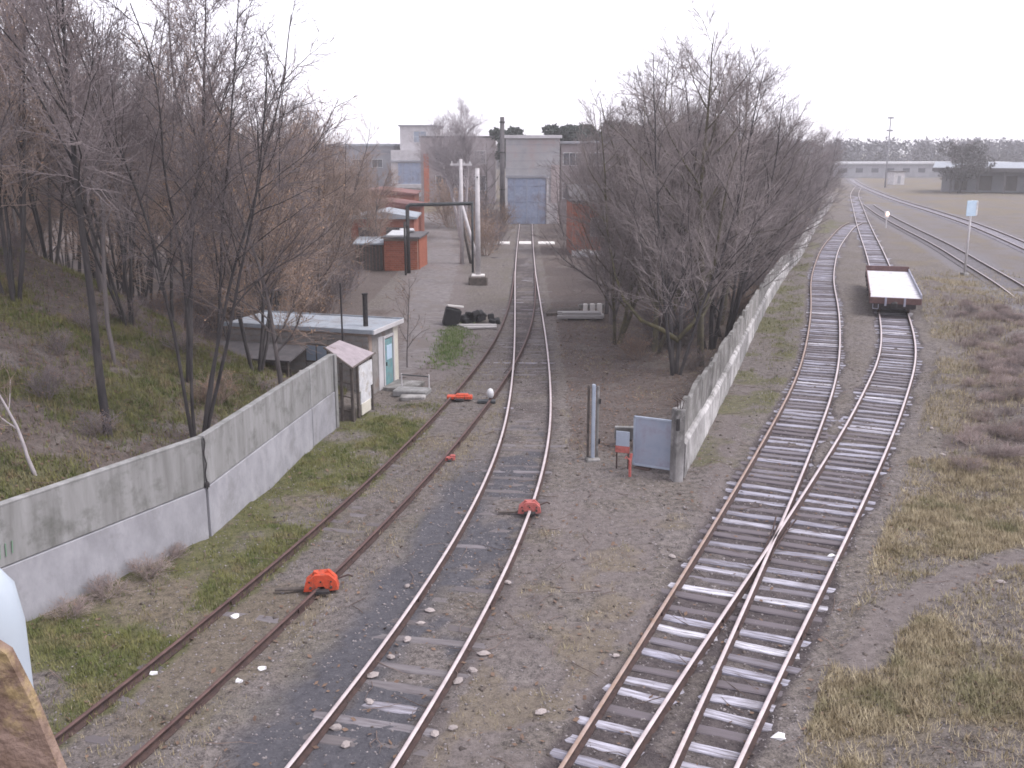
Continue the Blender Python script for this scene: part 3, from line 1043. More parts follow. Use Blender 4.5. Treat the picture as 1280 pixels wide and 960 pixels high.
# ------------------------------------------------------------------ gate remains by the right wall
def gate_things():
    t = thing('metal_gate', 'blue-grey sheet metal gate leaf at the near end of the right wall', 'gate', (3.72, 29.05, 0), math.atan2(-0.54, 1.1))
    MB().bbox((0.62, 0, 0.92), (1.18, 0.03, 1.45), 0.01).build('sheet', 'gate_blue', t)
    for x, z, sx, sz in ((0.62, 0.17, 1.28, 0.06), (0.62, 1.67, 1.28, 0.06), (0.01, 0.92, 0.06, 1.56), (1.23, 0.92, 0.06, 1.56)):
        MB().bbox((x, 0.004, z), (sx, 0.07, sz), 0.008).build('frame', 'steel_blue', t)
    MB().box((0.62, 0.03, 0.92), (1.80, 0.03, 0.05), ry=0.87).build('brace', 'steel_blue', t)
    for z in (0.4, 1.4):
        MB().tube([(1.29, 0, z - 0.07), (1.29, 0, z + 0.07)], 0.03, 6).build('hinge', 'black_iron', t)
    MB().bbox((0.3, 0.02, 0.04), (0.5, 0.3, 0.14), 0.03).build('ground_stop', 'rail_rust', t)

    t = thing('warning_board', 'small white and red barrier board left of the blue gate leaf', 'sign', (3.36, 28.9, 0), -0.35)
    MB().bbox((0, 0, 1.02), (0.42, 0.03, 0.46), 0.008).build('board', 'steel_blue', t)
    MB().bbox((0.0, -0.004, 0.68), (0.44, 0.03, 0.2), 0.008).build('stripe', 'faded_red', t)
    for s in (-1, 1):
        MB().tube([(s * 0.18, 0.03, -0.1), (s * 0.18, 0.03, 1.2)], 0.025, 6).build('post', 'rail_rust', t)

    t = thing('red_post', 'short leaning red iron post in front of the barrier board', 'post', (3.52, 28.2, 0), 0.2)
    MB().tube([(0, 0, -0.1), (0.0, 0.02, 0.5), (0.05, 0.05, 0.75)], 0.045, 7).build('shaft', 'faded_red', t)
    MB().tube([(0.0, 0, 0.55), (-0.13, 0.0, 0.68), (-0.16, 0, 0.62)], 0.025, 6).build('hook', 'faded_red', t)

    t = thing('gate_post', 'tall pale blue steel gate post standing alone beside the middle track', 'gate post', (2.55, 30.0, 0), 0.1)
    MB().bbox((0, 0, 1.2), (0.11, 0.11, 2.5), 0.015).build('shaft', 'steel_blue', t)
    MB().bbox((-0.15, 0.06, 1.2), (0.07, 0.08, 2.45), 0.015).build('flange', 'wood_dark', t)
    MB().bbox((0.15, 0.08, 1.18), (0.08, 0.08, 2.4), 0.015).build('flange', 'concrete_old', t)
    for z in (0.6, 1.9):
        MB().tube([(0.21, 0.02, z - 0.08), (0.21, 0.02, z + 0.08)], 0.03, 6).build('hinge', 'black_iron', t)
    MB().bbox((0, 0, 0.0), (0.45, 0.4, 0.16), 0.04).build('footing', 'concrete_old', t)

    t = thing('fallen_panel', 'mossy fallen fence panel lying behind the blue gate leaf', 'panel', (4.15, 31.6, 0.1), -0.1)
    MB().bbox((0, 0, 0.32), (1.5, 0.1, 0.55), 0.02, rx=0.5).build('slab', 'concrete_stained', t)
    for k in range(4):
        MB().bbox((-0.6 + 0.4 * k, 0.12, 0.26), (0.08, 0.06, 0.7), 0.01, rx=0.5).build('rib', 'wood_dark', t)


gate_things()


# ------------------------------------------------------------------ masonry in single bricks
BRICK_CACHE = {}


def brick_wall(parent, name, core_mat, brick_mat, p0, ang, L, H, thick, cell, hole=None, gap=0.014, courses=True):
    """wall part with its bricks as children; p0 local start, wall runs along ang; outward side is to the right of travel"""
    d = Vector((math.cos(ang), math.sin(ang), 0))
    n = Vector((math.sin(ang), -math.cos(ang), 0))
    m = MB()
    c = Vector(p0) + d * (L / 2) - n * (thick / 2)
    m.box((c.x, c.y, p0[2] + H / 2), (L, thick, H), ang)
    w = m.build(name, core_mat, parent)
    bw, bh = cell
    key = (brick_mat, cell)
    if key not in BRICK_CACHE:
        BRICK_CACHE[key] = MB().bbox((0, 0, 0), (bw - gap, 0.05, bh - gap), 0.008).mesh('brick', brick_mat)
        BRICK_CACHE[key + ('h',)] = MB().bbox((0, 0, 0), (bw / 2 - gap, 0.05, bh - gap), 0.008).mesh('brick', brick_mat)
    rows = int(H / bh)
    for r in range(rows):
        x = -bw / 2 if r % 2 else 0.0
        while x < L - 0.01:
            a, b = max(x, 0), min(x + bw, L)
            half = (b - a) < bw * 0.75
            if b - a > bw * 0.4:
                cx, cz = (a + b) / 2, p0[2] + (r + 0.5) * bh
                if not (hole and hole[0] < cx < hole[1] and hole[2] < cz < hole[3]):
                    me = BRICK_CACHE[key + ('h',)] if half else BRICK_CACHE[key]
                    o = link(bpy.data.objects.new('brick', me), w)
                    q = Vector(p0) + d * cx + n * 0.012
                    o.location = (q.x, q.y, cz)
                    o.rotation_euler = (0, 0, ang)
            x += bw
    return w


# ------------------------------------------------------------------ gatekeeper's shed
def shed():
    rz = R(-17)
    t = thing('flat_roofed_hut', 'small flat-roofed grey brick hut with a teal door behind the left wall', 'hut', (-5.62, 38.35, 0), rz)
    LX, LY, H = 6.3, 2.75, 2.5
    # camera-facing long wall runs along -x..0 at y=0, end wall with the door at x=0
    brick_wall(t, 'front_wall', 'mortar', 'plaster_grey', (-LX, 0, 0), 0, LX, H - 0.02, 0.25, (0.50, 0.24))
    MB().box((-0.125, LY / 2 + 0.13, H / 2), (0.25, LY - 0.27, H)).build('end_wall', 'plaster_grey', t)
    MB().box((-LX / 2, LY - 0.12, H / 2), (LX, 0.24, H - 0.004)).build('back_wall', 'plaster_grey', t)
    MB().box((-LX + 0.12, LY / 2, H / 2), (0.24, LY - 0.5, H - 0.006)).build('end_wall', 'plaster_grey', t)
    r = MB().bbox((-LX / 2 + 0.05, LY / 2, H + 0.07), (LX + 0.35, LY + 0.24, 0.12), 0.03).build('roof', 'roof_felt', t)
    for y in (-0.145, LY + 0.145):
        MB().bbox((-LX / 2 + 0.05, y, H + 0.10), (LX + 0.40, 0.05, 0.17), 0.01).build('fascia', 'roof_felt', r)
    MB().bbox((0.25, LY / 2, H + 0.08), (0.05, LY + 0.2, 0.17), 0.01).build('fascia', 'plaster_white', r)
    d = MB().bbox((0.02, 1.75, 1.0), (0.06, 0.72, 2.0), 0.01).build('door', 'teal_paint', t)
    MB().bbox((0.07, 1.45, 1.0), (0.05, 0.05, 0.16), 0.01).build('handle', 'black_iron', d)
    MB().bbox((0.062, 1.75, 1.45), (0.02, 0.5, 0.6), 0.005).build('panel', 'sign_blue', d)
    for y in (1.28, 2.22):
        MB().bbox((0.03, y, 1.05), (0.09, 0.09, 2.1), 0.01).build('door_frame', 'plaster_white', t)
    MB().bbox((0.03, 1.75, 2.12), (0.092, 1.06, 0.1), 0.01).build('door_frame', 'plaster_white', t)
    MB().bbox((0.014, 2.50, 1.25), (0.04, 0.46, 2.46), 0.01).build('corner_render', 'plaster_cream', t)
    MB().bbox((0.014, 1.0, 1.1), (0.04, 0.42, 2.2), 0.01).build('corner_render', 'plaster_white', t)
    w = MB().bbox((-2.3, -0.03, 1.6), (1.0, 0.06, 0.75), 0.01).build('window', 'wood_dark', t)
    for s in (-1, 1):
        MB().box((-2.3 + s * 0.24, -0.068, 1.6), (0.42, 0.012, 0.62)).build('pane', 'glass_sky', w)
    c = MB().tube([(-0.55, 0.9, H + 0.1), (-0.55, 0.9, H + 1.45)], 0.10, 10).build('stove_pipe', 'black_iron', t)
    MB().tube([(-0.55, 0.9, H + 1.40), (-0.55, 0.9, H + 1.46)], 0.125, 10).build('rim', 'black_iron', c)
    c = MB().tube([(-1.0, -0.3, 1.7), (-1.0, -0.3, H + 2.0)], 0.035, 7).build('vent_pipe', 'black_iron', t)
    MB().bbox((-1.0, -0.3, 1.75), (0.34, 0.26, 0.24), 0.06).build('trap_box', 'black_iron', c)
    MB().bbox((0.75, 1.6, 0.08), (1.25, 1.5, 0.18), 0.03).build('doorstep', 'concrete_old', t)

    # low dark lean-to roof running off to the left
    t2 = thing('lean_to', 'low dark lean-to roof in front of the flat-roofed hut', 'lean-to', (-5.62, 38.35, 0), rz)
    MB().box((-4.6, -0.95, 1.72), (4.0, 1.5, 0.07), rx=0.22).build('roof', 'roof_dark', t2)
    for x in (-6.4, -4.6, -2.8):
        MB().bbox((x, -1.5, 0.75), (0.1, 0.1, 1.6), 0.01).build('post', 'wood_dark', t2)
    MB().box((-4.6, -1.4, 0.6), (3.8, 0.04, 1.2)).build('boarding', 'wood_dark', t2)

    # porch with pink tin roof beside the end of the wall
    t3 = thing('tin_porch', 'small porch with pinkish tin roof squeezed between wall end and hut', 'porch', (-5.95, 35.0, 0), R(-12))
    r = MB()
    r.add([(-0.75, -0.2, 2.62), (0.42, -0.65, 2.02), (0.48, 1.6, 2.12), (-0.70, 1.1, 2.66),
           (-0.75, -0.2, 2.57), (0.42, -0.65, 1.97), (0.48, 1.6, 2.07), (-0.70, 1.1, 2.61)],
          [(0, 1, 2, 3), (7, 6, 5, 4), (0, 4, 5, 1), (1, 5, 6, 2), (2, 6, 7, 3), (3, 7, 4, 0)])
    rr = r.build('roof', 'tin_pink', t3)
    MB().tube([(-0.78, -0.22, 2.64), (0.44, -0.67, 2.03)], 0.04, 5).build('edge_board', 'wood_dark', rr)
    MB().tube([(0.44, -0.67, 2.02), (0.50, 1.62, 2.12)], 0.035, 5).build('edge_board', 'wood_dark', rr)
    MB().bbox((0.40, 0.75, 1.45), (0.05, 1.3, 0.95), 0.01, rz=-0.02).build('side_panel', 'white_paint', t3)
    MB().bbox((0.40, 0.7, 0.72), (0.05, 1.0, 0.5), 0.01, rz=-0.02).build('side_panel', 'white_paint', t3)
    MB().bbox((0.42, 0.65, 0.28), (0.05, 0.9, 0.42), 0.01, rz=-0.02).build('kick_panel', 'plaster_cream', t3)
    for x, y, h in ((-0.35, -0.45, 2.35), (-0.05, -0.5, 2.2), (0.35, -0.5, 2.05), (0.34, 0.1, 2.1), (0.38, 1.45, 2.1)):
        MB().bbox((x, y, h / 2 - 0.05), (0.10, 0.10, h), 0.01).build('post', 'wood_dark', t3)
    for z in (0.5, 1.0, 1.5):
        MB().tube([(-0.35, -0.47, z), (0.35, -0.52, z - 0.1)], 0.025, 5).build('crossbar', 'wood_dark', t3)
    MB().bbox((0.1, -0.3, 0.25), (0.55, 0.35, 0.55), 0.05, 0.3).build('crate', 'wood_dark', t3)

    # low concrete slab and hand rail by the hut
    t4 = thing('concrete_step', 'low broken concrete platform outside the teal door', 'platform', (-4.0, 38.6, 0), R(-12))
    MB().bbox((0, 0, 0.1), (1.4, 0.8, 0.24), 0.04).build('slab', 'concrete_stained', t4)
    MB().bbox((0.25, -0.7, 0.05), (1.0, 0.45, 0.16), 0.04, 0.2).build('slab', 'concrete_old', t4)
    for x in (-0.55, 0.6):
        MB().tube([(x, 0.36, 0.1), (x, 0.36, 0.75)], 0.03, 6).build('rail_post', 'concrete_pole', t4)
    MB().tube([(-0.55, 0.36, 0.7), (0.6, 0.36, 0.66)], 0.025, 6).build('hand_rail', 'dark_pipe', t4)


shed()


# ------------------------------------------------------------------ wheel stops on the tracks
def wheel_stop(label, x, y, z, ang, mats, s=1.0, wide=False):
    t = thing('wheel_stop', label, 'wheel stop', (x, y, z), ang, 'red painted wheel stops on the rails')
    m = MB()
    if wide:
        m.bbox((0, 0, 0.10), (1.0 * s, 0.34 * s, 0.12), 0.03).bbox((0.1, 0, 0.18), (0.5 * s, 0.26 * s, 0.08), 0.03)
    else:
        m.prism([(-0.34, 0.0), (-0.30, 0.18), (-0.12, 0.33), (0.16, 0.34), (0.30, 0.20), (0.34, 0.02), (0.12, 0.0), (0.06, 0.10), (-0.06, 0.10), (-0.12, 0.0)], 'y', -0.15, 0.15)
        m.prism([(-0.26, 0.12), (-0.14, 0.38), (0.02, 0.30), (0.14, 0.40), (0.27, 0.24), (0.27, 0.12)], 'y', -0.04, 0.04)
        m.v = [(a * s, b * s, c * s) for a, b, c in m.v]
    m.build('block', mats, t)
    MB().bbox((0, 0.24 * s, 0.06), (0.5 * s, 0.10, 0.12), 0.02).build('base_plate', 'black_iron', t)
    MB().bbox((0.0, -0.24 * s, 0.04), (0.34 * s, 0.12, 0.08), 0.02).build('base_plate', 'black_iron', t)
    for k in (-1, 1):
        MB().tube([(k * 0.2 * s, -0.2 * s, 0.10), (k * 0.2 * s, 0.24 * s, 0.10)], 0.03, 6).build('pin', 'rail_rust', t)
    if not wide:
        MB().bbox((-0.62 * s, 0.04, -0.01), (0.6 * s, 0.11, 0.045), 0.01).build('throw_bar', 'wood_dark', t)
        MB().tube([(0.30 * s, 0.12, 0.16), (0.52 * s, 0.22, 0.20), (0.60 * s, 0.26, 0.14)], 0.02, 6).build('lever', 'rail_rust', t)
        for k in (-0.22, 0.0, 0.2):
            MB().tube([(k * s, -0.165 * s, 0.20 * s), (k * s, 0.165 * s, 0.20 * s)], 0.022, 6).build('bolt', 'black_iron', t)
    return t


wheel_stop('bright orange-red wheel stop on the rusty siding, nearest the camera', -4.24, 20.45, 0.06, 0.1, 'red_paint', 1.12)
wheel_stop('faded red wheel stop on the right rail of the middle track', 0.47, 25.2, 0.06, 0.0, 'faded_red', 0.92)
wheel_stop('small flat red wheel stop on the siding between the other two', -1.98, 30.0, -0.05, 0.1, 'faded_red', 0.36, True)
wheel_stop('wide flat red wheel stop across the siding near the hut', -2.05, 37.7, 0.02, 0.0, 'red_paint', 1.0, True)

t = thing('switch_lamp', 'round white switch lantern beside the middle track', 'lantern', (-0.84, 37.3, 0))
m = MB()
for i in range(7):
    pass
m.tube([(0, 0, 0.16), (0, 0, 0.2), (0, 0, 0.28), (0, 0, 0.40), (0, 0, 0.50), (0, 0, 0.55)], [0.04, 0.10, 0.135, 0.14, 0.10, 0.03], 12)
m.build('globe', 'white_paint', t, True)
MB().tube([(0, 0, -0.05), (0, 0, 0.2)], 0.06, 8).build('stand', 'black_iron', t)
MB().bbox((-0.15, 0.0, 0.04), (0.7, 0.3, 0.1), 0.02).build('base', 'dark_pipe', t)


# ------------------------------------------------------------------ heaps beside the tracks
def heaps():
    t = thing('scrap_box', 'black box with a white lid lying by the road', 'box', (-3.35, 54.6, 0), 0.15)
    MB().bbox((0, 0, 0.45), (0.85, 0.8, 0.95), 0.04, ry=0.25).build('body', 'rubber_black', t)
    MB().bbox((0.2, 0.25, 1.02), (0.9, 0.95, 0.1), 0.03, ry=0.12, rx=-0.15).build('lid', 'pale_slab', t)
    rnd = random.Random(3)
    t = thing('scrap_heap', 'heap of black rubber and scrap beside the white-lidded box', 'heap', (-1.95, 55.4, 0))
    for k in range(26):
        a, rr = rnd.uniform(0, 6.28), rnd.uniform(0, 1) ** 0.6
        x, y = rr * 1.15 * math.cos(a), rr * 0.7 * math.sin(a)
        h = 0.85 * (1 - rr * 0.8)
        MB().bbox((x, y, h * rnd.uniform(0.3, 0.9)), (rnd.uniform(0.25, 0.6), rnd.uniform(0.2, 0.5), rnd.uniform(0.15, 0.4)), 0.05,
                  rnd.uniform(0, 3), rx=rnd.uniform(-0.6, 0.6), ry=rnd.uniform(-0.6, 0.6)).build('scrap_piece', 'rubber_black', t)
    t = thing('plank_stack', 'few grey planks laid flat in front of the black scrap heap', 'planks', (-1.95, 54.0, 0), 0.03)
    for k in range(4):
        MB().bbox((0.1 * k, -0.32 * k + 0.3, 0.06 + 0.02 * (k % 2)), (2.2 - 0.2 * k, 0.2, 0.08), 0.01, 0.03 * (k - 1)).build('plank', 'wood_grey', t)
    t = thing('timber_stack', 'stack of grey timbers on bearers under the right-hand trees', 'timber stack', (3.85, 55.6, 0), 0.0)
    for k, (y, z, L, off) in enumerate(((0, 0.28, 2.6, 0), (0.3, 0.28, 2.4, 0.2), (0.6, 0.29, 2.6, 0.1), (0.15, 0.45, 2.2, 0.1), (0.45, 0.46, 2.3, -0.1))):
        MB().bbox((off, y, z), (L, 0.24, 0.16), 0.015, 0.02 * (k - 2)).build('beam', 'wood_grey', t)
    for x in (-0.8, 0.8):
        MB().bbox((x, 0.3, 0.08), (0.2, 1.0, 0.2), 0.015).build('bearer', 'wood_dark', t)
    t = thing('pale_blocks', 'three pale concrete stubs standing behind the timber stack', 'blocks', (4.75, 57.6, 0))
    for k in range(3):
        MB().bbox((-0.45 + 0.42 * k, 0.05 * k, 0.35), (0.25, 0.3, 0.75), 0.03, 0.1 * k).build('stub', 'pale_slab', t)
    MB().bbox((-0.05, 0.5, 0.5), (1.5, 0.25, 0.25), 0.03).build('cap_beam', 'concrete_old', t)
    t = thing('brick_pile', 'low dark pile of old sleepers right of the middle track', 'pile', (2.9, 58.3, 0), 0.2)
    for k in range(5):
        MB().bbox((0.1 * k, 0.28 * k - 0.5, 0.1 + 0.02 * k), (2.0, 0.25, 0.18), 0.015, 0.06 * k).build('old_sleeper', 'wood_dark', t)


heaps()


# ------------------------------------------------------------------ poles and pipe gantry
def poles():
    t = thing('utility_pole', 'pale concrete pole on a dark square plinth beside the road', 'pole', (-2.45, 71.7, 0))
    MB().tube([(0, 0, 0), (0, 0, 8.2)], [0.21, 0.15], 10).build('shaft', 'concrete_pole', t, True)
    p = MB().bbox((0, 0, 0.25), (1.35, 1.2, 0.7), 0.08).build('plinth', 'wood_dark', t)
    MB().bbox((0, 0, 0.64), (0.95, 0.9, 0.10), 0.03).build('cap', 'pale_slab', p)
    MB().bbox((0, 0, 7.6), (0.1, 1.1, 0.1), 0.01).build('crossarm', 'dark_pipe', t)

    t = thing('utility_pole', 'pole with a short crossarm and diagonal strut behind the concrete pole', 'pole', (-4.25, 84.4, 0))
    MB().tube([(0, 0, 0), (0, 0, 8.7)], [0.19, 0.14], 10).build('shaft', 'concrete_pole', t, True)
    a = MB().bbox((0, 0, 8.25), (1.8, 0.14, 0.16), 0.02).build('crossarm', 'concrete_pole', t)
    for k in range(4):
        MB().tube([(-0.75 + 0.5 * k, 0, 8.3), (-0.75 + 0.5 * k, 0, 8.52)], 0.05, 6).build('insulator', 'white_paint', a)
    MB().tube([(0.0, 0, 5.2), (1.45, -0.6, -0.1)], [0.12, 0.16], 8).build('strut', 'concrete_pole', t, True)
    MB().tube([(0.05, 0, 3.6), (0.75, 0.4, -0.1)], [0.09, 0.12], 8).build('strut', 'wood_dark', t, True)

    t = thing('pipe_gantry', 'dark overhead pipe carried across the road on a tall post', 'pipe gantry', (-8.1, 77.8, 0))
    MB().tube([(0, 0, 0), (0, 0, 5.15)], 0.15, 10).build('post', 'black_iron', t, True)
    MB().tube([(-0.02, 0, 5.0), (0.0, 0, 5.2), (0.2, 0.0, 5.32), (2.5, 0.3, 5.36), (5.0, 0.6, 5.4)], 0.14, 10).build('pipe', 'dark_pipe', t, True)
    MB().tube([(5.0, 0.6, 5.55), (5.0, 0.6, 0)], 0.09, 8).build('post', 'dark_pipe', t, True)
    MB().tube([(-0.15, -0.9, 0), (-0.15, -0.9, 4.1)], 0.08, 8).build('down_pipe', 'black_iron', t, True)
    MB().tube([(0, 0, 3.6), (-0.15, -0.9, 3.9)], 0.05, 6).build('bracket', 'black_iron', t)

    t = thing('flue_stack', 'tall thin dark chimney stack at the left corner of the engine shed', 'chimney', (-1.2, 125.5, 0))
    MB().tube([(0, 0, 0), (0, 0, 13.3)], [0.34, 0.27], 12).build('stack', 'roof_dark', t, True)
    MB().bbox((0, 0, 0.4), (1.0, 1.0, 0.9), 0.05).build('base', 'concrete_old', t)
    for z in (4.5, 9.0, 12.6):
        MB().tube([(0, 0, z), (0, 0, z + 0.15)], 0.36, 12).build('band', 'black_iron', t)

    t = thing('sign_mast', 'slim pale mast with a light blue board beside the far tracks', 'sign', (34.9, 76.4, 0), 0.35)
    MB().tube([(0, 0, -0.1), (0, 0, 5.75)], [0.09, 0.07], 8).build('mast', 'concrete_pole', t, True)
    s = MB().bbox((-0.06, -0.11, 5.15), (1.02, 0.05, 1.15), 0.02).build('board', 'sign_blue', t)
    MB().bbox((0.40, -0.145, 5.15), (0.16, 0.02, 1.05), 0.005).build('edge_stripe', 'white_paint', s)
    MB().bbox((0, 0, 0.1), (0.5, 0.5, 0.3), 0.04).build('foot', 'concrete_old', t)

    t = thing('ground_signal', 'small dwarf signal with a pale warm lamp beyond the flat wagon', 'signal', (46.1, 123.5, 0), 0.3)
    MB().tube([(0, 0, 0), (0, 0, 1.5)], 0.08, 8).build('post', 'concrete_pole', t)
    MB().bbox((0, 0.05, 1.65), (0.5, 0.3, 0.75), 0.06).build('head', 'white_paint', t)
    MB().tube([(0, -0.12, 1.72), (0, -0.2, 1.72)], 0.2, 10).build('lens', 'lamp_warm', t)

    t = thing('light_mast', 'tall thin mast with two lamp clusters on the far horizon', 'mast', (93, 252, 0))
    MB().tube([(0, 0, 0), (0, 0, 17.2)], [0.22, 0.13], 8).build('shaft', 'hall_grey', t, True)
    for z in (13.8, 16.8):
        MB().bbox((0, 0, z), (1.5, 0.4, 0.4), 0.08).build('lamp_cluster', 'hall_grey', t)


lm = bpy.data.materials.new('lamp_warm')
lm.use_nodes = True
lb = lm.node_tree.nodes['Principled BSDF']
lb.inputs['Base Color'].default_value = (0.9, 0.6, 0.45, 1)
lb.inputs['Emission Color'].default_value = (1.0, 0.62, 0.42, 1)
lb.inputs['Emission Strength'].default_value = 1.5
MATS['lamp_warm'] = lm
poles()


# ------------------------------------------------------------------ flat wagon
def wagon():
    y0 = 57.0
    pl = TR['D']
    x0, x1 = xat(pl, y0), xat(pl, y0 + 12.6)
    ang = math.atan2(12.6, x1 - x0)
    t = thing('flat_wagon', 'four-axle flat wagon with a white frosted deck and dark red sides', 'wagon', (x0, y0, 0), ang)
    L, W = 13.3, 2.86
    b = MB().bbox((L / 2, 0, 1.12), (L, W - 0.1, 0.14), 0.02).build('deck', 'frost_deck', t)
    # low sides
    MB().bbox((L / 2, W / 2 - 0.03, 1.22), (L, 0.07, 0.34), 0.02).build('side_board', 'wagon_side', t)
    MB().bbox((L / 2, -W / 2 + 0.03, 1.22), (L, 0.07, 0.34), 0.02).build('side_board', 'wagon_rim', t)
    MB().bbox((L - 0.03, 0, 1.30), (0.07, W - 0.02, 0.5), 0.02).build('end_board', 'wagon_side', t)
    MB().bbox((0.0, 0, 0.98), (0.09, W, 0.36), 0.02).build('end_sill', 'wagon_side', t)
    for s in (-1, 1):
        MB().bbox((L / 2, s * 1.05, 0.92), (L - 0.3, 0.14, 0.3), 0.02).build('side_sill', 'wagon_frame', t)
        MB().bbox((-0.05, s * 0.52, 0.93), (0.07, 0.11, 0.5), 0.01).build('stanchion', 'wagon_rim', t)
    MB().bbox((L / 2, 0, 0.85), (L - 0.4, 0.45, 0.34), 0.03).build('centre_sill', 'wagon_frame', t)
    MB().bbox((L / 2, 0, 0.66), (L - 1.0, 2.3, 0.36), 0.03).build('underframe_shade_fill', 'wagon_frame', t)  # dark filler box, added to widen the black shadow below the deck
    MB().bbox((0.10, 0, 0.70), (0.14, 2.3, 0.34), 0.02).build('end_shade_fill', 'wagon_frame', t)  # dark beam carries that shadow forward under the end sill
    c = MB().bbox((-0.25, 0, 0.82), (0.55, 0.2, 0.26), 0.04).build('coupler', 'black_iron', t)
    MB().bbox((-0.5, 0.07, 0.82), (0.2, 0.34, 0.3), 0.06).build('knuckle', 'black_iron', c)
    for bx in (2.0, L - 2.0):
        f = MB()
        for s in (-1, 1):
            f.prism([(-1.15, 0.38), (-1.15, 0.6), (-0.4, 0.66), (0.4, 0.66), (1.15, 0.6), (1.15, 0.38), (0.5, 0.3), (-0.5, 0.3)], 'y', s * 1.0 - 0.06, s * 1.0 + 0.06)
        f.box((0, 0, 0.58), (0.5, 2.1, 0.24))
        f.v = [(a + bx, bb, cc) for a, bb, cc in f.v]
        bo = f.build('bogie', 'wagon_frame', t)
        for wx in (-0.92, 0.92):
            for s in (-1, 1):
                MB().tube([(bx + wx, s * 0.72, 0.55), (bx + wx, s * 0.75, 0.55), (bx + wx, s * 0.751, 0.55), (bx + wx, s * 0.87, 0.55)], [0.47, 0.47, 0.42, 0.42], 20).build('wheel', 'rail_rust', bo)
            MB().tube([(bx + wx, -0.72, 0.55), (bx + wx, 0.72, 0.55)], 0.08, 8).build('axle', 'wagon_frame', bo)
    MB().tube([(0.03, 1.2, 0.75), (-0.12, 1.2, 0.5), (-0.12, 0.9, 0.5), (0.03, 0.9, 0.75)], 0.02, 5).build('step', 'wagon_rim', t)
    for k in range(5):
        MB().bbox((2.0 + 2.3 * k, W / 2 + 0.03, 1.15), (0.1, 0.06, 0.42), 0.01).build('stake_pocket', 'wagon_frame', t)
        MB().bbox((2.0 + 2.3 * k, -W / 2 - 0.03, 1.15), (0.1, 0.06, 0.42), 0.01).build('stake_pocket', 'wagon_frame', t)


wagon()


# ------------------------------------------------------------------ buildings
def window(parent, x, y, z, w, h, nx, nz, face='y', frame='white_paint', glass='glass_dark', depth=0.12):
    """window on a wall facing -y: frame ring, recessed panes"""
    f = MB()
    b = 0.09
    for cx, cz, sx, sz in ((0, h / 2, w + 2 * b, b), (0, -h / 2, w + 2 * b, b), (-w / 2, 0, b, h - b), (w / 2, 0, b, h - b)):
        f.box((x + cx, y - 0.03, z + cz), (sx, 0.1, sz))
    for i in range(1, nx):
        f.box((x - w / 2 + w * i / nx, y - 0.02, z), (0.05, 0.07, h - b))
    for j in range(1, nz):
        f.box((x, y - 0.015, z - h / 2 + h * j / nz), (w - b, 0.06, 0.05))
    o = f.build('window', frame, parent)
    for i in range(nx):
        for j in range(nz):
            MB().box((x - w / 2 + w * (i + 0.5) / nx, y + 0.012, z - h / 2 + h * (j + 0.5) / nz), (w / nx - 0.06, 0.02, h / nz - 0.06)).build('pane', glass, o)
    return o


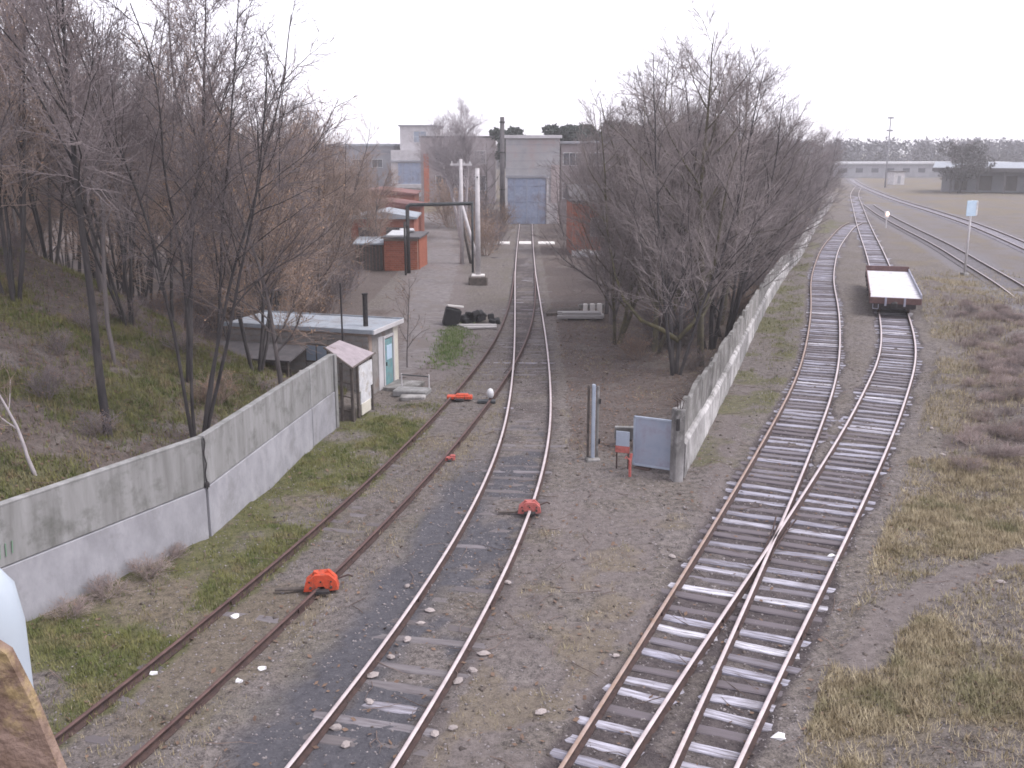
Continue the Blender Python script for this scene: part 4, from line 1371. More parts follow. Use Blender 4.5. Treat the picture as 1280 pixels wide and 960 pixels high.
def buildings():
    # engine shed with the blue door
    t = thing('engine_shed', 'tall pale engine shed with a big blue door closing off the middle track', 'building', (0, 130, 0), 0)
    MB().box((2.65, 9.9, 5.5), (6.9, 20, 11)).build('wall', 'brick_silicate', t)
    for k in range(1, 11):
        MB().box((2.65, -0.106, k * 1.0), (6.86, 0.012, 0.05)).build('course_line', 'hall_grey', t)
    d = MB().bbox((1.9, -0.14, 2.95), (4.9, 0.12, 5.8), 0.02).build('door', 'door_blue', t)
    for x in (0.35, 1.9, 3.45):
        MB().bbox((x, -0.22, 2.95), (0.10, 0.05, 5.6), 0.01).build('batten', 'gate_blue', d)
    for z in (0.9, 2.9, 4.9):
        MB().bbox((1.9, -0.215, z), (4.7, 0.035, 0.14), 0.01).build('batten', 'door_blue', d)
    MB().bbox((1.9, -0.2, 6.05), (5.5, 0.28, 0.35), 0.03).build('lintel', 'hall_grey', t)
    for x in (-0.72, 4.55):
        MB().bbox((x, -0.2, 3.0), (0.28, 0.26, 6.0), 0.03).build('jamb', 'plaster_white', t)
    MB().bbox((5.55, -0.14, 3.8), (1.1, 0.1, 7.4), 0.02).build('render_patch', 'plaster_pink', t)
    MB().bbox((5.2, -0.16, 1.4), (1.3, 0.16, 2.6), 0.03).build('render_patch', 'plaster_white', t)
    r = MB().bbox((2.65, 9.9, 11.08), (7.3, 20.4, 0.22), 0.05).build('roof', 'hall_grey', t)
    MB().bbox((2.65, -0.32, 11.0), (7.4, 0.12, 0.38), 0.02).build('parapet', 'plaster_white', r)

    t = thing('shed_annexe', 'lower flat annexe with dark window bands right of the engine shed', 'building', (6.2, 131.2, 0), 0)
    MB().box((6.0, 8, 5.1), (11.8, 16, 10.2)).build('wall', 'hall_pink', t)
    MB().bbox((6.0, 7.9, 10.28), (12.2, 16.6, 0.3), 0.06).build('roof', 'hall_grey', t)
    for x in (1.6, 4.6, 7.6, 10.6):
        window(t, x, -0.02, 8.2, 2.4, 1.6, 3, 1)
        window(t, x, -0.02, 4.2, 2.4, 2.0, 3, 2)

    # far hall with the second blue door
    t = thing('far_hall', 'distant pale hall with a high windowed gable and small blue door', 'building', (-23.5, 205, 0), -0.06)
    MB().box((3.6, 8, 4.6), (9.0, 16, 9.2)).build('wall', 'plaster_white', t)
    MB().box((4.2, 9, 11.5), (7.0, 14, 4.8)).build('upper_storey', 'plaster_white', t)
    window(t, 4.8, 1.96, 11.8, 2.6, 2.2, 2, 2, glass='glass_sky')
    MB().bbox((4.2, 9, 14.0), (7.6, 14.6, 0.3), 0.05).build('roof', 'hall_grey', t)
    MB().bbox((3.6, -0.15, 7.0), (9.4, 0.35, 0.4), 0.05).build('canopy', 'hall_grey', t)
    d = MB().bbox((3.2, -0.08, 4.6), (5.4, 0.12, 4.2), 0.02).build('door', 'door_blue', t)
    for x in (1.4, 3.2, 5.0):
        MB().box((x, -0.16, 4.6), (0.1, 0.04, 4.0)).build('batten', 'gate_blue', d)
    MB().bbox((3.6, -0.3, 2.1), (9.2, 0.5, 0.8), 0.05).build('loading_edge', 'plaster_white', t)

    t = thing('grey_shed', 'low grey shed left of the far pale hall', 'building', (-38, 212, 0), -0.06)
    MB().box((6, 6, 5.0), (15, 12, 10)).build('wall', 'hall_grey', t)
    MB().bbox((6, 6, 10.2), (15.6, 12.6, 0.5), 0.08).build('roof', 'roof_felt', t)
    for x in (2, 6, 10):
        window(t, x, -0.02, 6.5, 2.2, 1.6, 2, 1)

    t = thing('pink_hall', 'pinkish brick hall between the far pale hall and the engine shed', 'building', (-15.0, 178, 0), 0.0)
    MB().box((5.5, 8, 5.7), (13, 16, 11.4)).build('wall', 'hall_pink', t)
    MB().bbox((5.5, 8, 11.5), (13.4, 16.4, 0.3), 0.05).build('roof', 'roof_dark', t)
    MB().bbox((0.0, -0.2, 4.3), (0.9, 0.5, 8.6), 0.05).build('pilaster', 'brick_orange', t)
    for x in (2.6, 6.0, 9.4):
        window(t, x, -0.02, 8.0, 2.0, 2.2, 2, 2)
        window(t, x, -0.02, 3.6, 2.0, 2.6, 2, 2)

    # orange brick garage by the pipe gantry
    t = thing('brick_garage', 'small orange-red brick garage with white roof sheets by the pipe gantry', 'garage', (-7.55, 79.6, 0), -0.05)
    brick_wall(t, 'front_wall', 'mortar', 'brick_orange', (-2.7, 0, 0), 0, 2.7, 2.55, 0.25, (0.30, 0.17))
    MB().box((-0.02, 2.6, 1.25), (0.25, 4.7, 2.5)).build('side_wall', 'brick_orange', t)
    MB().box((-2.6, 2.6, 1.25), (0.25, 4.7, 2.5)).build('side_wall', 'brick_red', t)
    MB().box((-1.35, 4.9, 1.25), (2.5, 0.2, 2.5)).build('back_wall', 'brick_red', t)
    r = MB().bbox((-1.3, 2.45, 2.66), (3.1, 5.6, 0.16), 0.03).build('roof', 'roof_dark', t)
    MB().bbox((-1.75, 1.4, 2.86), (1.5, 2.8, 0.16), 0.04, rx=0.06).build('roof_sheet', 'slate_white', r)
    MB().bbox((-1.5, 4.4, 2.92), (1.2, 1.6, 0.14), 0.04, 0.2).build('roof_sheet', 'slate_white', r)

    t = thing('dark_shed', 'dark brown plank shed left of the orange garage', 'shed', (-10.6, 80.2, 0), 0.02)
    MB().box((-0.9, 1.8, 1.05), (2.2, 3.4, 2.1)).build('wall', 'brick_red', t)
    for k in range(8):
        MB().bbox((-1.85 + 0.27 * k, 0.07, 1.0), (0.24, 0.04, 2.0), 0.005).build('plank', 'wood_dark', t)
    MB().bbox((-0.9, 1.8, 2.2), (2.6, 4.0, 0.14), 0.02, rx=0.05).build('roof', 'roof_felt', t)

    for k, (x, y, w, dd, h, wm, rm, lab) in enumerate((
            (-12.4, 96, 6.0, 7, 3.0, 'brick_red', 'roof_felt', 'red brick garage with grey felt roof behind the orange garage'),
            (-13.6, 108, 7.5, 7, 3.4, 'brick_red', 'roof_red', 'long red-brown garage with rust-red roof along the road'),
            (-16.5, 124, 9.0, 9, 4.0, 'brick_red', 'roof_red', 'red brick store farthest along the road'))):
        t = thing('brick_store', lab, 'garage', (x, y, 0), 0.03, 'brick garages along the access road')
        MB().box((0, dd / 2, h / 2), (w, dd, h)).build('wall', wm, t)
        p = MB()
        p.prism([(-w / 2 - 0.3, h), (w / 2 + 0.3, h), (w / 2 + 0.3, h + 0.15), (0, h + 0.7), (-w / 2 - 0.3, h + 0.15)], 'y', -0.35, dd + 0.3)
        p.build('roof', rm, t)
        for s in (-1, 1):
            d = MB().bbox((s * w * 0.22, -0.04, 1.1), (2.0, 0.1, 2.2), 0.01).build('door', 'roof_dark', t)
            MB().bbox((s * w * 0.22, -0.1, 1.1), (0.06, 0.03, 2.1), 0.005).build('seam', 'black_iron', d)

    # red brick house behind the right trees
    t = thing('brick_house', 'orange-red brick house half hidden behind the right-hand trees', 'house', (5.5, 91.0, 0), 0.02)
    brick_wall(t, 'front_wall', 'mortar', 'brick_orange', (0, 0, 0.5), 0, 9.4, 4.4, 0.3, (0.60, 0.30), None)
    MB().box((0.15, 3.8, 2.4), (0.3, 7.0, 4.8)).build('side_wall', 'brick_orange', t)
    MB().box((9.25, 3.8, 2.4), (0.3, 7.0, 4.8)).build('side_wall', 'brick_red', t)
    MB().box((4.7, 7.3, 2.4), (9.4, 0.3, 4.7)).build('back_wall', 'brick_red', t)
    MB().bbox((4.7, -0.03, 0.24), (9.5, 0.2, 0.5), 0.02).build('base', 'concrete_pole', t)
    p = MB().prism([(-0.5, 4.9), (7.7, 4.9), (7.7, 5.02), (3.6, 6.3), (-0.5, 5.02)], 'x', -0.3, 9.7).build('roof', 'roof_dark', t)
    MB().bbox((6.5, 3.6, 6.6), (0.7, 0.7, 1.4), 0.03).build('chimney', 'brick_red', p)
    for x in (2.3, 4.8, 7.3):
        window(t, x, -0.07, 2.6, 1.3, 1.6, 2, 2)
    d = thing('pale_plinth', 'white concrete block at the foot of the orange brick house', 'block', (6.6, 90.0, 0))
    MB().bbox((0, 0, 0.25), (1.5, 0.8, 0.5), 0.04).build('block', 'slate_white', d)
    MB().bbox((0.1, 0.1, 0.58), (0.9, 0.5, 0.16), 0.03).build('cap', 'pale_slab', d)

    t = thing('level_crossing', 'pale concrete crossing slabs laid over the middle track before the engine shed', 'crossing', (1.35, 103, 0), -0.02)
    for x, w in ((-2.9, 2.6), (0.0, 1.25), (2.2, 1.7)):
        MB().bbox((x, 0, 0.06), (w, 2.4, 0.14), 0.03).build('slab', 'pale_slab', t)

    # far right: loading platform shed, low blocks, little white house
    t = thing('platform_shed', 'long loading shed with pale roof and dark posts at far right', 'building', (97, 226, 0), -0.42)
    MB().box((22, 8, 2.6), (46, 11, 5.2)).build('wall', 'hall_grey', t)
    r = MB().bbox((22, 4.6, 5.75), (50, 19, 0.35), 0.08, rx=0.055).build('roof', 'roof_felt', t)
    MB().bbox((22, -4.9, 5.05), (50, 0.4, 0.75), 0.05).build('fascia', 'roof_dark', r)
    for k in range(9):
        MB().bbox((1.0 + 5.3 * k, -4.4, 2.4), (0.5, 0.5, 4.8), 0.04).build('post', 'roof_dark', t)
        MB().box((3.0 + 5.0 * k, 2.47, 2.0), (2.6, 0.08, 3.2)).build('loading_door', 'wood_dark', t)
    t = thing('white_hut', 'tiny white hut beside the far main line', 'hut', (104, 272, 0), 0.2)
    MB().box((0, 1.5, 1.7), (3.2, 3, 3.4)).build('wall', 'plaster_white', t)
    MB().bbox((0, 1.5, 3.5), (3.8, 3.6, 0.3), 0.05).build('roof', 'roof_dark', t)
    MB().box((0, -0.02, 1.3), (0.9, 0.06, 2.0)).build('door', 'hall_grey', t)
    t = thing('long_store', 'long low pale warehouse row under the far wooded ridge', 'building', (112, 335, 0), 0.1)
    MB().box((22, 5, 2.2), (66, 10, 4.4)).build('wall', 'hall_grey', t)
    MB().bbox((22, 5, 4.75), (67, 11, 0.7), 0.1).build('roof', 'slate_white', t)
    for k in range(12):
        MB().box((-8 + 5.4 * k, -0.03, 2.4), (2.4, 0.08, 1.4)).build('window', 'glass_dark', t)
    t = thing('pink_block', 'small pinkish end block at the right end of the warehouse row', 'building', (140.5, 312, 0), 0.1)
    MB().box((0, 3, 2.9), (5.5, 6, 5.8)).build('wall', 'plaster_pink', t)
    MB().bbox((0, 3, 5.9), (6.0, 6.6, 0.3), 0.05).build('roof', 'hall_grey', t)
    for x in (-1.3, 1.3):
        window(t, x, -0.02, 3.0, 1.3, 1.6, 2, 1)
    t = thing('white_block', 'pale multi-storey block at the far right edge', 'building', (163, 300, 0), 0.2)
    MB().box((0, 4, 5.6), (10, 9, 11.2)).build('wall', 'plaster_white', t)
    MB().bbox((0, 4, 11.3), (10.5, 9.5, 0.3), 0.05).build('roof', 'hall_grey', t)
    for x in (-3, 0, 3):
        for z in (3, 6.2, 9.2):
            window(t, x, -0.52, z, 1.5, 1.5, 2, 1)


buildings()


# ------------------------------------------------------------------ bridge railing at the camera
def railing():
    t = thing('bridge_railing', 'rusty bridge railing plate with a white rounded post at the lower left corner', 'railing', (-0.76, 1.3, 7.6))
    MB().tube([(0.0, 0.0, -0.4), (0.0, 0.0, 1.33), (0.0, 0.0, 1.39), (0.0, 0.0, 1.425), (0, 0, 1.435)], [0.058, 0.058, 0.050, 0.028, 0.006], 20).build('post', 'railing_white', t, True)
    MB().prism([(-0.5, 1.475), (0.185, 1.475), (0.205, 1.46), (0.226, 1.40), (0.252, 1.30), (0.33, 0.9), (0.33, 0.0), (-0.5, 0.0)], 'y', -0.31, -0.295).build('plate', 'rust_sheet', t)
    MB().bbox((-0.2, -0.1, -0.05), (1.4, 0.7, 0.12), 0.02).build('deck_edge', 'concrete_old', t)
    for z in (0.35, 1.0):
        MB().tube([(0.0, -0.3, z), (0.0, -0.05, z)], 0.018, 8).build('bolt', 'rail_rust', t)


railing()


# ------------------------------------------------------------------ bare trees
class Grower:
    """bare tree: chains of tapered tubes; trunk and limbs in one mesh, branches and twigs in another"""

    def __init__(self, seed):
        self.r = np.random.default_rng(seed)
        self.chains = {0: [], 1: [], 2: [], 3: []}

    def chain(self, p, d, L, r0, r1, n, lvl, wob, trop):
        r = self.r
        P, Rr = [p.copy()], [r0]
        for i in range(n):
            d = d + r.normal(0, wob, 3) + np.array([0, 0, trop])
            d = d / np.linalg.norm(d)
            p = p + d * (L / n)
            P.append(p.copy())
            Rr.append(r0 + (r1 - r0) * (i + 1) / n)
        P, Rr = np.array(P), np.array(Rr)
        self.chains[lvl].append((P, Rr))
        return P, Rr

    def side(self, d, ang):
        r = self.r
        a = r.normal(0, 1, 3)
        a = a - d * (a @ d)
        a /= np.linalg.norm(a)
        return d * math.cos(ang) + a * math.sin(ang)

    def grow(self, H, stems=1, r0=0.16, lean=0.06, start=0.3, n1=13, n2=9, n3=6, ang1=(28, 52), up=0.05, spread=0.42, fork=0.0):
        r = self.r
        for s in range(stems):
            a = r.uniform(0, 6.28)
            tilt = (0.16 + lean if stems > 1 else lean) * r.uniform(0.5, 1.2)
            d = np.array([math.cos(a) * tilt, math.sin(a) * tilt, 1.0])
            d /= np.linalg.norm(d)
            p0 = np.array([math.cos(a), math.sin(a), 0]) * (0.16 if stems > 1 else 0)
            p0[2] = -0.25
            h = H * r.uniform(0.82, 1.0) if stems > 1 else H
            rr = r0 * (r.uniform(0.6, 0.95) if stems > 1 else 1)
            P, Rr = self.chain(p0, d, h, rr, 0.014, 16, 0, 0.045, 0.025)
            n = len(P) - 1
            lst = []
            for k in range(n1):
                t = start + (0.97 - start) * (k + r.uniform(0, 0.9)) / n1
                lst.append((t, h * spread * (1.15 - t) * r.uniform(0.7, 1.25) + 0.35))
            for t, L1 in lst:
                i = min(int(t * n), n - 1)
                f = t * n - i
                p = P[i] * (1 - f) + P[i + 1] * f
                dd = (P[i + 1] - P[i])
                dd /= np.linalg.norm(dd)
                dd = self.side(dd, R(r.uniform(*ang1)))
                rb = max(0.012, (Rr[i] * (1 - f) + Rr[i + 1] * f) * r.uniform(0.4, 0.62))
                Q, Qr = self.chain(p, dd, L1, rb, 0.007, 7, 1, 0.10, up)
                m = len(Q) - 1
                k2 = max(3, int(n2 * min(1.2, L1 / 3.0) + 2))
                for j in range(k2):
                    t2 = 0.15 + 0.82 * (j + r.uniform(0, 0.9)) / k2
                    i2 = min(int(t2 * m), m - 1)
                    d2 = Q[i2 + 1] - Q[i2]
                    d2 /= np.linalg.norm(d2)
                    d2 = self.side(d2, R(r.uniform(24, 50)))
                    L2 = (L1 * 0.34 * (1.2 - t2) + 0.35) * r.uniform(0.7, 1.3)
                    W, Wr = self.chain(Q[i2], d2, L2, max(0.008, Qr[i2] * 0.5), 0.005, 4, 2, 0.12, up)
                    k3 = max(2, int(n3 * min(1.3, L2 / 1.0)))
                    for q in range(k3):
                        i3 = r.integers(0, 4)
                        d3 = W[i3 + 1] - W[i3]
                        d3 /= np.linalg.norm(d3)
                        d3 = self.side(d3, R(r.uniform(20, 48)))
                        self.chain(W[i3] + (W[i3 + 1] - W[i3]) * r.random(), d3, L2 * r.uniform(0.28, 0.6) + 0.12, 0.0075, 0.0045, 2, 3, 0.10, up)
        return self

    @staticmethod
    def tubes(chains, sides):
        V, F, base = [], [], 0
        for P, Rr in chains:
            n = len(P)
            d = np.gradient(P, axis=0)
            d /= np.linalg.norm(d, axis=1)[:, None] + 1e-9
            ref = np.array([0.0, 0, 1]) if abs(d[0, 2]) < 0.85 else np.array([1.0, 0, 0])
            u = np.cross(d, ref)
            u /= np.linalg.norm(u, axis=1)[:, None] + 1e-9
            w = np.cross(u, d)
            ang = np.arange(sides) * 2 * math.pi / sides
            ring = P[:, None, :] + Rr[:, None, None] * (np.cos(ang)[None, :, None] * u[:, None, :] + np.sin(ang)[None, :, None] * w[:, None, :])
            V.append(ring.reshape(-1, 3))
            a = (np.arange(n - 1)[:, None] * sides + np.arange(sides)[None, :])
            b = (np.arange(n - 1)[:, None] * sides + (np.arange(sides)[None, :] + 1) % sides)
            F.append(np.stack([a, b, b + sides, a + sides], -1).reshape(-1, 4) + base)
            base += n * sides
        return (np.concatenate(V), np.concatenate(F)) if V else (np.zeros((0, 3)), np.zeros((0, 4), int))

    def meshes(self, bark, twig):
        v0, f0 = self.tubes(self.chains[0], 8)
        v1, f1 = self.tubes(self.chains[1], 5)
        tr = np_mesh('trunk', np.concatenate([v0, v1]), np.concatenate([f0, f1 + len(v0)]), bark, smooth=True, k=4)
        v2, f2 = self.tubes(self.chains[2], 3)
        v3, f3 = self.tubes(self.chains[3], 3)
        cr = np_mesh('crown', np.concatenate([v2, v3]), np.concatenate([f2, f3 + len(v2)]), twig, k=4)
        return tr, cr

    def leaves(self, n, mname, size=0.05):
        r = self.r
        pts = []
        ch = self.chains[3]
        for k in r.integers(0, len(ch), n):
            P = ch[k][0]
            pts.append(P[r.integers(0, len(P))])
        pts = np.array(pts) + r.normal(0, 0.05, (n, 3))
        a, b = r.normal(0, 1, (n, 3)), r.normal(0, 1, (n, 3))
        a /= np.linalg.norm(a, axis=1)[:, None]
        b -= a * (a * b).sum(1)[:, None]
        b /= np.linalg.norm(b, axis=1)[:, None]
        s = (size * r.uniform(0.5, 1.2, n))[:, None]
        V = np.stack([pts - a * s, pts + b * s * 0.5, pts + a * s, pts - b * s * 0.5], 1).reshape(-1, 3)
        F = np.arange(4 * n).reshape(n, 4)
        return np_mesh('dead_leaves', V, F, mname, k=4)


VAR = {}


def variant(key, seed, bark, twig, leaves=0, **kw):
    g = Grower(seed).grow(**kw)
    tr, cr = g.meshes(bark, twig)
    VAR[key] = (tr, cr, g.leaves(leaves, 'leaf_brown') if leaves else None, kw['H'])


variant('tall1', 1, 'bark_dark', 'twig_grey', H=14, r0=0.125, start=0.44, n1=19, n2=12, n3=10, spread=0.42)
variant('tall2', 2, 'bark_dark', 'twig_grey', H=14, r0=0.09, start=0.40, n1=20, n2=11, n3=10, spread=0.38)
variant('tall3', 3, 'bark_grey', 'twig_grey', H=14, r0=0.085, start=0.36, n1=20, n2=11, n3=10, spread=0.38)
variant('clump1', 4, 'bark_dark', 'twig_grey', H=13, stems=5, r0=0.085, lean=0.14, start=0.34, n1=13, n2=9, n3=7, spread=0.35)
variant('clump2', 5, 'bark_dark', 'twig_brown', leaves=700, H=12, stems=5, r0=0.08, lean=0.14, start=0.24, n1=13, n2=9, n3=7, spread=0.36)
variant('clump3', 6, 'bark_grey', 'twig_brown', leaves=1800, H=11, stems=5, r0=0.085, lean=0.12, start=0.15, n1=12, n2=8, n3=6, spread=0.36)
variant('brown1', 7, 'bark_grey', 'twig_brown', leaves=2200, H=11, r0=0.10, start=0.16, n1=20, n2=11, n3=8, spread=0.42)
variant('brown2', 8, 'bark_grey', 'twig_brown', leaves=1300, H=12, r0=0.10, start=0.14, n1=20, n2=11, n3=8, spread=0.38)
variant('wide1', 9, 'bark_moss', 'twig_violet', H=15, stems=3, r0=0.145, lean=0.18, start=0.14, n1=17, n2=10, n3=8, spread=0.42, ang1=(32, 62))
variant('wide2', 10, 'bark_dark', 'twig_violet', H=15, stems=4, r0=0.13, lean=0.2, start=0.16, n1=15, n2=9, n3=7, spread=0.38, ang1=(28, 56))
variant('wide3', 12, 'bark_moss', 'twig_violet', H=14, r0=0.17, lean=0.1, start=0.14, n1=24, n2=12, n3=9, spread=0.50, ang1=(30, 60))
variant('row1', 13, 'bark_grey', 'twig_grey', H=12, stems=4, r0=0.11, lean=0.12, start=0.10, n1=14, n2=9, n3=7, spread=0.40)
variant('row2', 14, 'bark_grey', 'twig_violet', H=12, r0=0.13, start=0.10, n1=22, n2=11, n3=8, spread=0.48, ang1=(30, 62))
variant('birch', 15, 'bark_pale', 'twig_pale', H=15, stems=3, r0=0.30, lean=0.10, start=0.36, n1=18, n2=12, n3=10, spread=0.62, ang1=(26, 56))
variant('bramble1', 20, 'bramble', 'bramble', leaves=130, H=1.5, stems=12, r0=0.014, lean=0.8, start=0.1, n1=7, n2=4, n3=4, spread=0.6)
variant('bramble2', 22, 'bramble', 'bramble', H=1.2, stems=10, r0=0.014, lean=0.95, start=0.1, n1=8, n2=4, n3=3, spread=0.5)
variant('shrub1', 16, 'twig_brown', 'twig_brown', leaves=500, H=1.9, stems=9, r0=0.02, lean=0.45, start=0.1, n1=7, n2=4, n3=4, spread=0.6)
variant('shrub2', 17, 'twig_grey', 'twig_grey', leaves=250, H=2.3, stems=8, r0=0.022, lean=0.35, start=0.1, n1=8, n2=4, n3=4, spread=0.55)
variant('sapling', 18, 'bark_grey', 'twig_brown', leaves=60, H=5, r0=0.04, start=0.25, n1=12, n2=5, n3=4, spread=0.34)
variant('snag', 19, 'bark_pale', 'twig_brown', H=3.4, r0=0.06, lean=0.25, start=0.45, n1=4, n2=2, n3=2, spread=0.3)


def plant(key, label, cat, x, y, h, rz, group=None, name='bare_tree', z=None, tilt=(0, 0)):
    tr, cr, lv, H = VAR[key]
    t = thing(name, label, cat, (x, y, gz1(x, y) if z is None else z), rz, group)
    s = h / H
    k = s ** 0.75
    t.scale = (k, k, s)
    t.rotation_euler = (tilt[0], tilt[1], rz)
    link(bpy.data.objects.new('trunk', tr), t)
    link(bpy.data.objects.new('crown', cr), t)
    if lv:
        o = link(bpy.data.objects.new('dead_leaves', lv), t)
        o['kind'] = 'stuff'
    return t


GL = 'bare trees on the left embankment'
GR = 'bare trees between the middle track and the right wall'
near_left = [
    ('tall1', -11.5, 27.2, 14.4, 0.3, 'tall dark single-trunk tree standing closest behind the left wall'),
    ('clump1', -9.5, 28.6, 13.4, 1.0, 'many-stemmed dark tree right behind the wall joint'),
    ('clump2', -9.6, 36.3, 12.4, 2.2, 'many-stemmed tree in front of the flat-roofed hut'),
    ('tall2', -14.6, 27.0, 11.5, 2.9, 'slender tree at the left frame edge on the embankment slope'),
    ('tall3', -12.9, 31.5, 12.8, 4.0, 'slim grey tree behind the tall dark single-trunk tree'),
    ('clump1', -13.6, 35.0, 11.8, 4.4, 'broad clump of stems on the crest of the embankment'),
    ('tall1', -10.9, 32.6, 13.2, 1.9, 'straight dark tree between the two many-stemmed trees'),
    ('brown1', -8.3, 34.8, 10.0, 0.4, 'low brown-twigged tree beside the end of the left wall'),
]
for k, x, y, h, rz, lab in near_left:
    plant(k, lab, 'tree', x, y, h, rz, GL)
plant('snag', 'pale broken sapling stump low on the embankment at left', 'tree', -12.0, 23.9, 3.2, 0.5, GL)
plant('sapling', 'thin leaning sapling beside the hut', 'tree', -4.7, 43.5, 4.2, 0.5, GL, tilt=(0.05, -0.06))

rnd = random.Random(21)
cnt = 0
spots = []
tries = 0
while cnt < 78 and tries < 8000:
    tries += 1
    y = rnd.uniform(33, 92)
    xr = float(np.interp(y, [30, 37, 44, 46, 60, 95], [-16, -12.6, -12.6, -10.2, -11.2, -15.5]))
    xl = -0.56 * y - 3
    x = rnd.uniform(max(xl, xr - 26), xr)
    if any((x - a) ** 2 + (y - b) ** 2 < (1.45 + 0.012 * y) ** 2 for a, b in spots):
        continue
    spots.append((x, y))
    u = x / y
    brown = rnd.random() < (0.75 if u > -0.34 else 0.2)
    key = rnd.choice(['brown1', 'brown2', 'clump3', 'clump2'] if brown else ['tall1', 'tall2', 'tall3', 'clump1', 'clump2'])
    h = rnd.uniform(10.0, 13.5) if u > -0.28 else rnd.uniform(11.5, 15.0)
    h = min(h, 9.6 + (0.20 if u < -0.3 else 0.105) * y * rnd.uniform(0.7, 1.1))
    plant(key, 'brown-twigged bare tree in the thicket beyond the hut' if brown else 'grey bare tree in the wooded slope behind the first left trees', 'tree', x, y, h, rnd.uniform(0, 6.28), 'thicket trees left of the road, brown ones' if brown else 'thicket trees left of the road, grey ones')
    cnt += 1

near_right = [
    ('wide1', 5.2, 49.2, 12.5, 1.2, 'mossy tree with low branches, leftmost of the right-hand group', (0.0, -0.05)),
    ('wide2', 7.1, 42.0, 13.8, 0.2, 'big spreading dark tree nearest the gate leaf', (0.0, 0.04)),
    ('wide3', 8.6, 44.0, 14.6, 2.5, 'tall violet-twigged tree behind the spreading dark tree', (0, 0.0)),
    ('wide2', 9.7, 47.8, 14.6, 3.7, 'many-stemmed tall tree leaning out over the right wall', (0, 0.10)),
    ('wide1', 8.4, 53.0, 15.5, 4.6, 'mossy tall tree in the middle of the right-hand group', (0, 0.0)),
    ('wide2', 11.0, 50.6, 15.0, 5.2, 'tall many-stemmed tree hugging the wall just behind the leaning one', (0, 0.03)),
    ('wide1', 6.9, 47.2, 14.0, 2.2, 'mossy many-stemmed tree right of the leftmost mossy tree', (0, -0.02)),
    ('wide3', 11.6, 54.5, 14.5, 5.6, 'wide crowned tree close to the wall opposite the flat wagon', (0, 0.06)),
]
for k, x, y, h, rz, lab, tl in near_right:
    tt = plant(k, lab, 'tree', x, y, h, rz, GR, tilt=tl)
    if y == 42.0:                                  # long sagging limb near the ground
        M = (Matrix.Translation(tt.location) @ tt.rotation_euler.to_matrix().to_4x4() @ Matrix.Diagonal((*tt.scale, 1))).inverted()
        for pts, rr in (([(7.2, 42.1, 1.5), (6.5, 42.7, 1.9), (5.7, 43.2, 2.2), (5.0, 43.8, 3.0), (4.6, 44.2, 4.1), (4.4, 44.4, 5.2)], [0.13, 0.11, 0.09, 0.07, 0.05, 0.02]),
                        ([(7.2, 42.1, 1.6), (7.9, 42.4, 2.3), (8.5, 42.8, 3.4), (8.7, 43.0, 4.8)], [0.12, 0.1, 0.07, 0.03])):
            MB().tube([M @ Vector(p) for p in pts], rr, 8).build('low_limb', 'moss_limb', tt, True)
cnt, tries, spots = 0, 0, [(a[1], a[2]) for a in near_right]
while cnt < 40 and tries < 3000:
    tries += 1
    y = rnd.uniform(50, 178) if cnt % 2 else rnd.uniform(50, 100)
    wx = float(np.interp(y, WALL_R[:, 1], WALL_R[:, 0]))
    x = wx - 1.2 - rnd.uniform(0, 1) ** 1.4 * (4.5 + 0.06 * y)
    if (4.5 < x < 16 and 89.5 < y < 100) or (x < 20 and y > 126):
        continue
    if any((x - a) ** 2 + (y - b) ** 2 < (1.7 + 0.012 * y) ** 2 for a, b in spots):
        continue
    spots.append((x, y))
    key = rnd.choice(['row1', 'row2', 'row1', 'wide3'])
    h = float(np.interp(y, [50, 80, 120, 178], [12.5, 12.0, 12.0, 12.5])) * rnd.uniform(0.85, 1.08)
    plant(key, 'bare tree in the row behind the receding right wall', 'tree', x, y, h, rnd.uniform(0, 6.28), 'row of bare trees behind the right wall')
    cnt += 1
plant('birch', 'pale-limbed bare tree behind the concrete poles by the road', 'tree', -5.4, 108, 15.4, 0.8, name='birch_tree')
plant('row1', 'bare tree at the left corner of the pinkish hall', 'tree', -8.8, 128, 13.5, 2.0)
plant('row2', 'bare tree between the flue stack and the pinkish hall', 'tree', -3.6, 132, 11.0, 2.7)
for i, (x, y, h) in enumerate(((6.0, 112, 10), (8.2, 117, 11), (10.6, 121, 11), (12.6, 116, 11))):
    plant('row2' if i % 2 else 'row1', ('leftmost', 'second from left', 'third from left', 'rightmost')[i] + ' of four bare trees before the annexe windows', 'tree', x, y, h, i * 2.1, 'trees before the annexe')
plant('row1', 'bare tree beside the far loading shed roof', 'tree', 102, 233, 13.0, 2.0)
for i, (x, y, h) in enumerate(((7.2, 63, 10), (8.6, 70, 11), (9.4, 80, 11.5))):
    plant('row2' if i % 2 else 'brown2', ('nearest', 'middle', 'farthest')[i] + ' of three young bare trees between the timber stack and the brick house', 'tree', x, y, h, i * 1.3, 'young trees before the brick house')

for i, (x, y, h) in enumerate(((-11.2, 84, 8.0), (-12.6, 88, 8.5), (-13.6, 92, 9.0), (-14.6, 98, 9.5), (-16.2, 102, 9.5), (-18.5, 112, 10))):
    plant('brown1' if i % 2 else 'brown2', ('nearest', 'second nearest', 'third nearest', 'fourth nearest', 'fifth nearest', 'farthest')[i] + ' of six brown-twigged trees lined up before the brick garages', 'tree', x, y, h, i * 1.9, 'trees before the brick garages')
for i, (x, y, h) in enumerate(((-2.4, 92, 3.0), (-1.6, 97, 2.6), (-3.2, 100, 3.4), (-2.8, 112, 4.0), (-1.5, 116, 3.2), (-4.6, 121, 5.0), (-7.4, 124, 5.5), (-2.0, 106, 2.6))):
    plant('shrub2' if i % 2 else 'shrub1', 'bare bush between the poles and the engine shed', 'bush', x, y, h, i * 1.9, 'bushes between the poles and the engine shed', 'yard_bush')

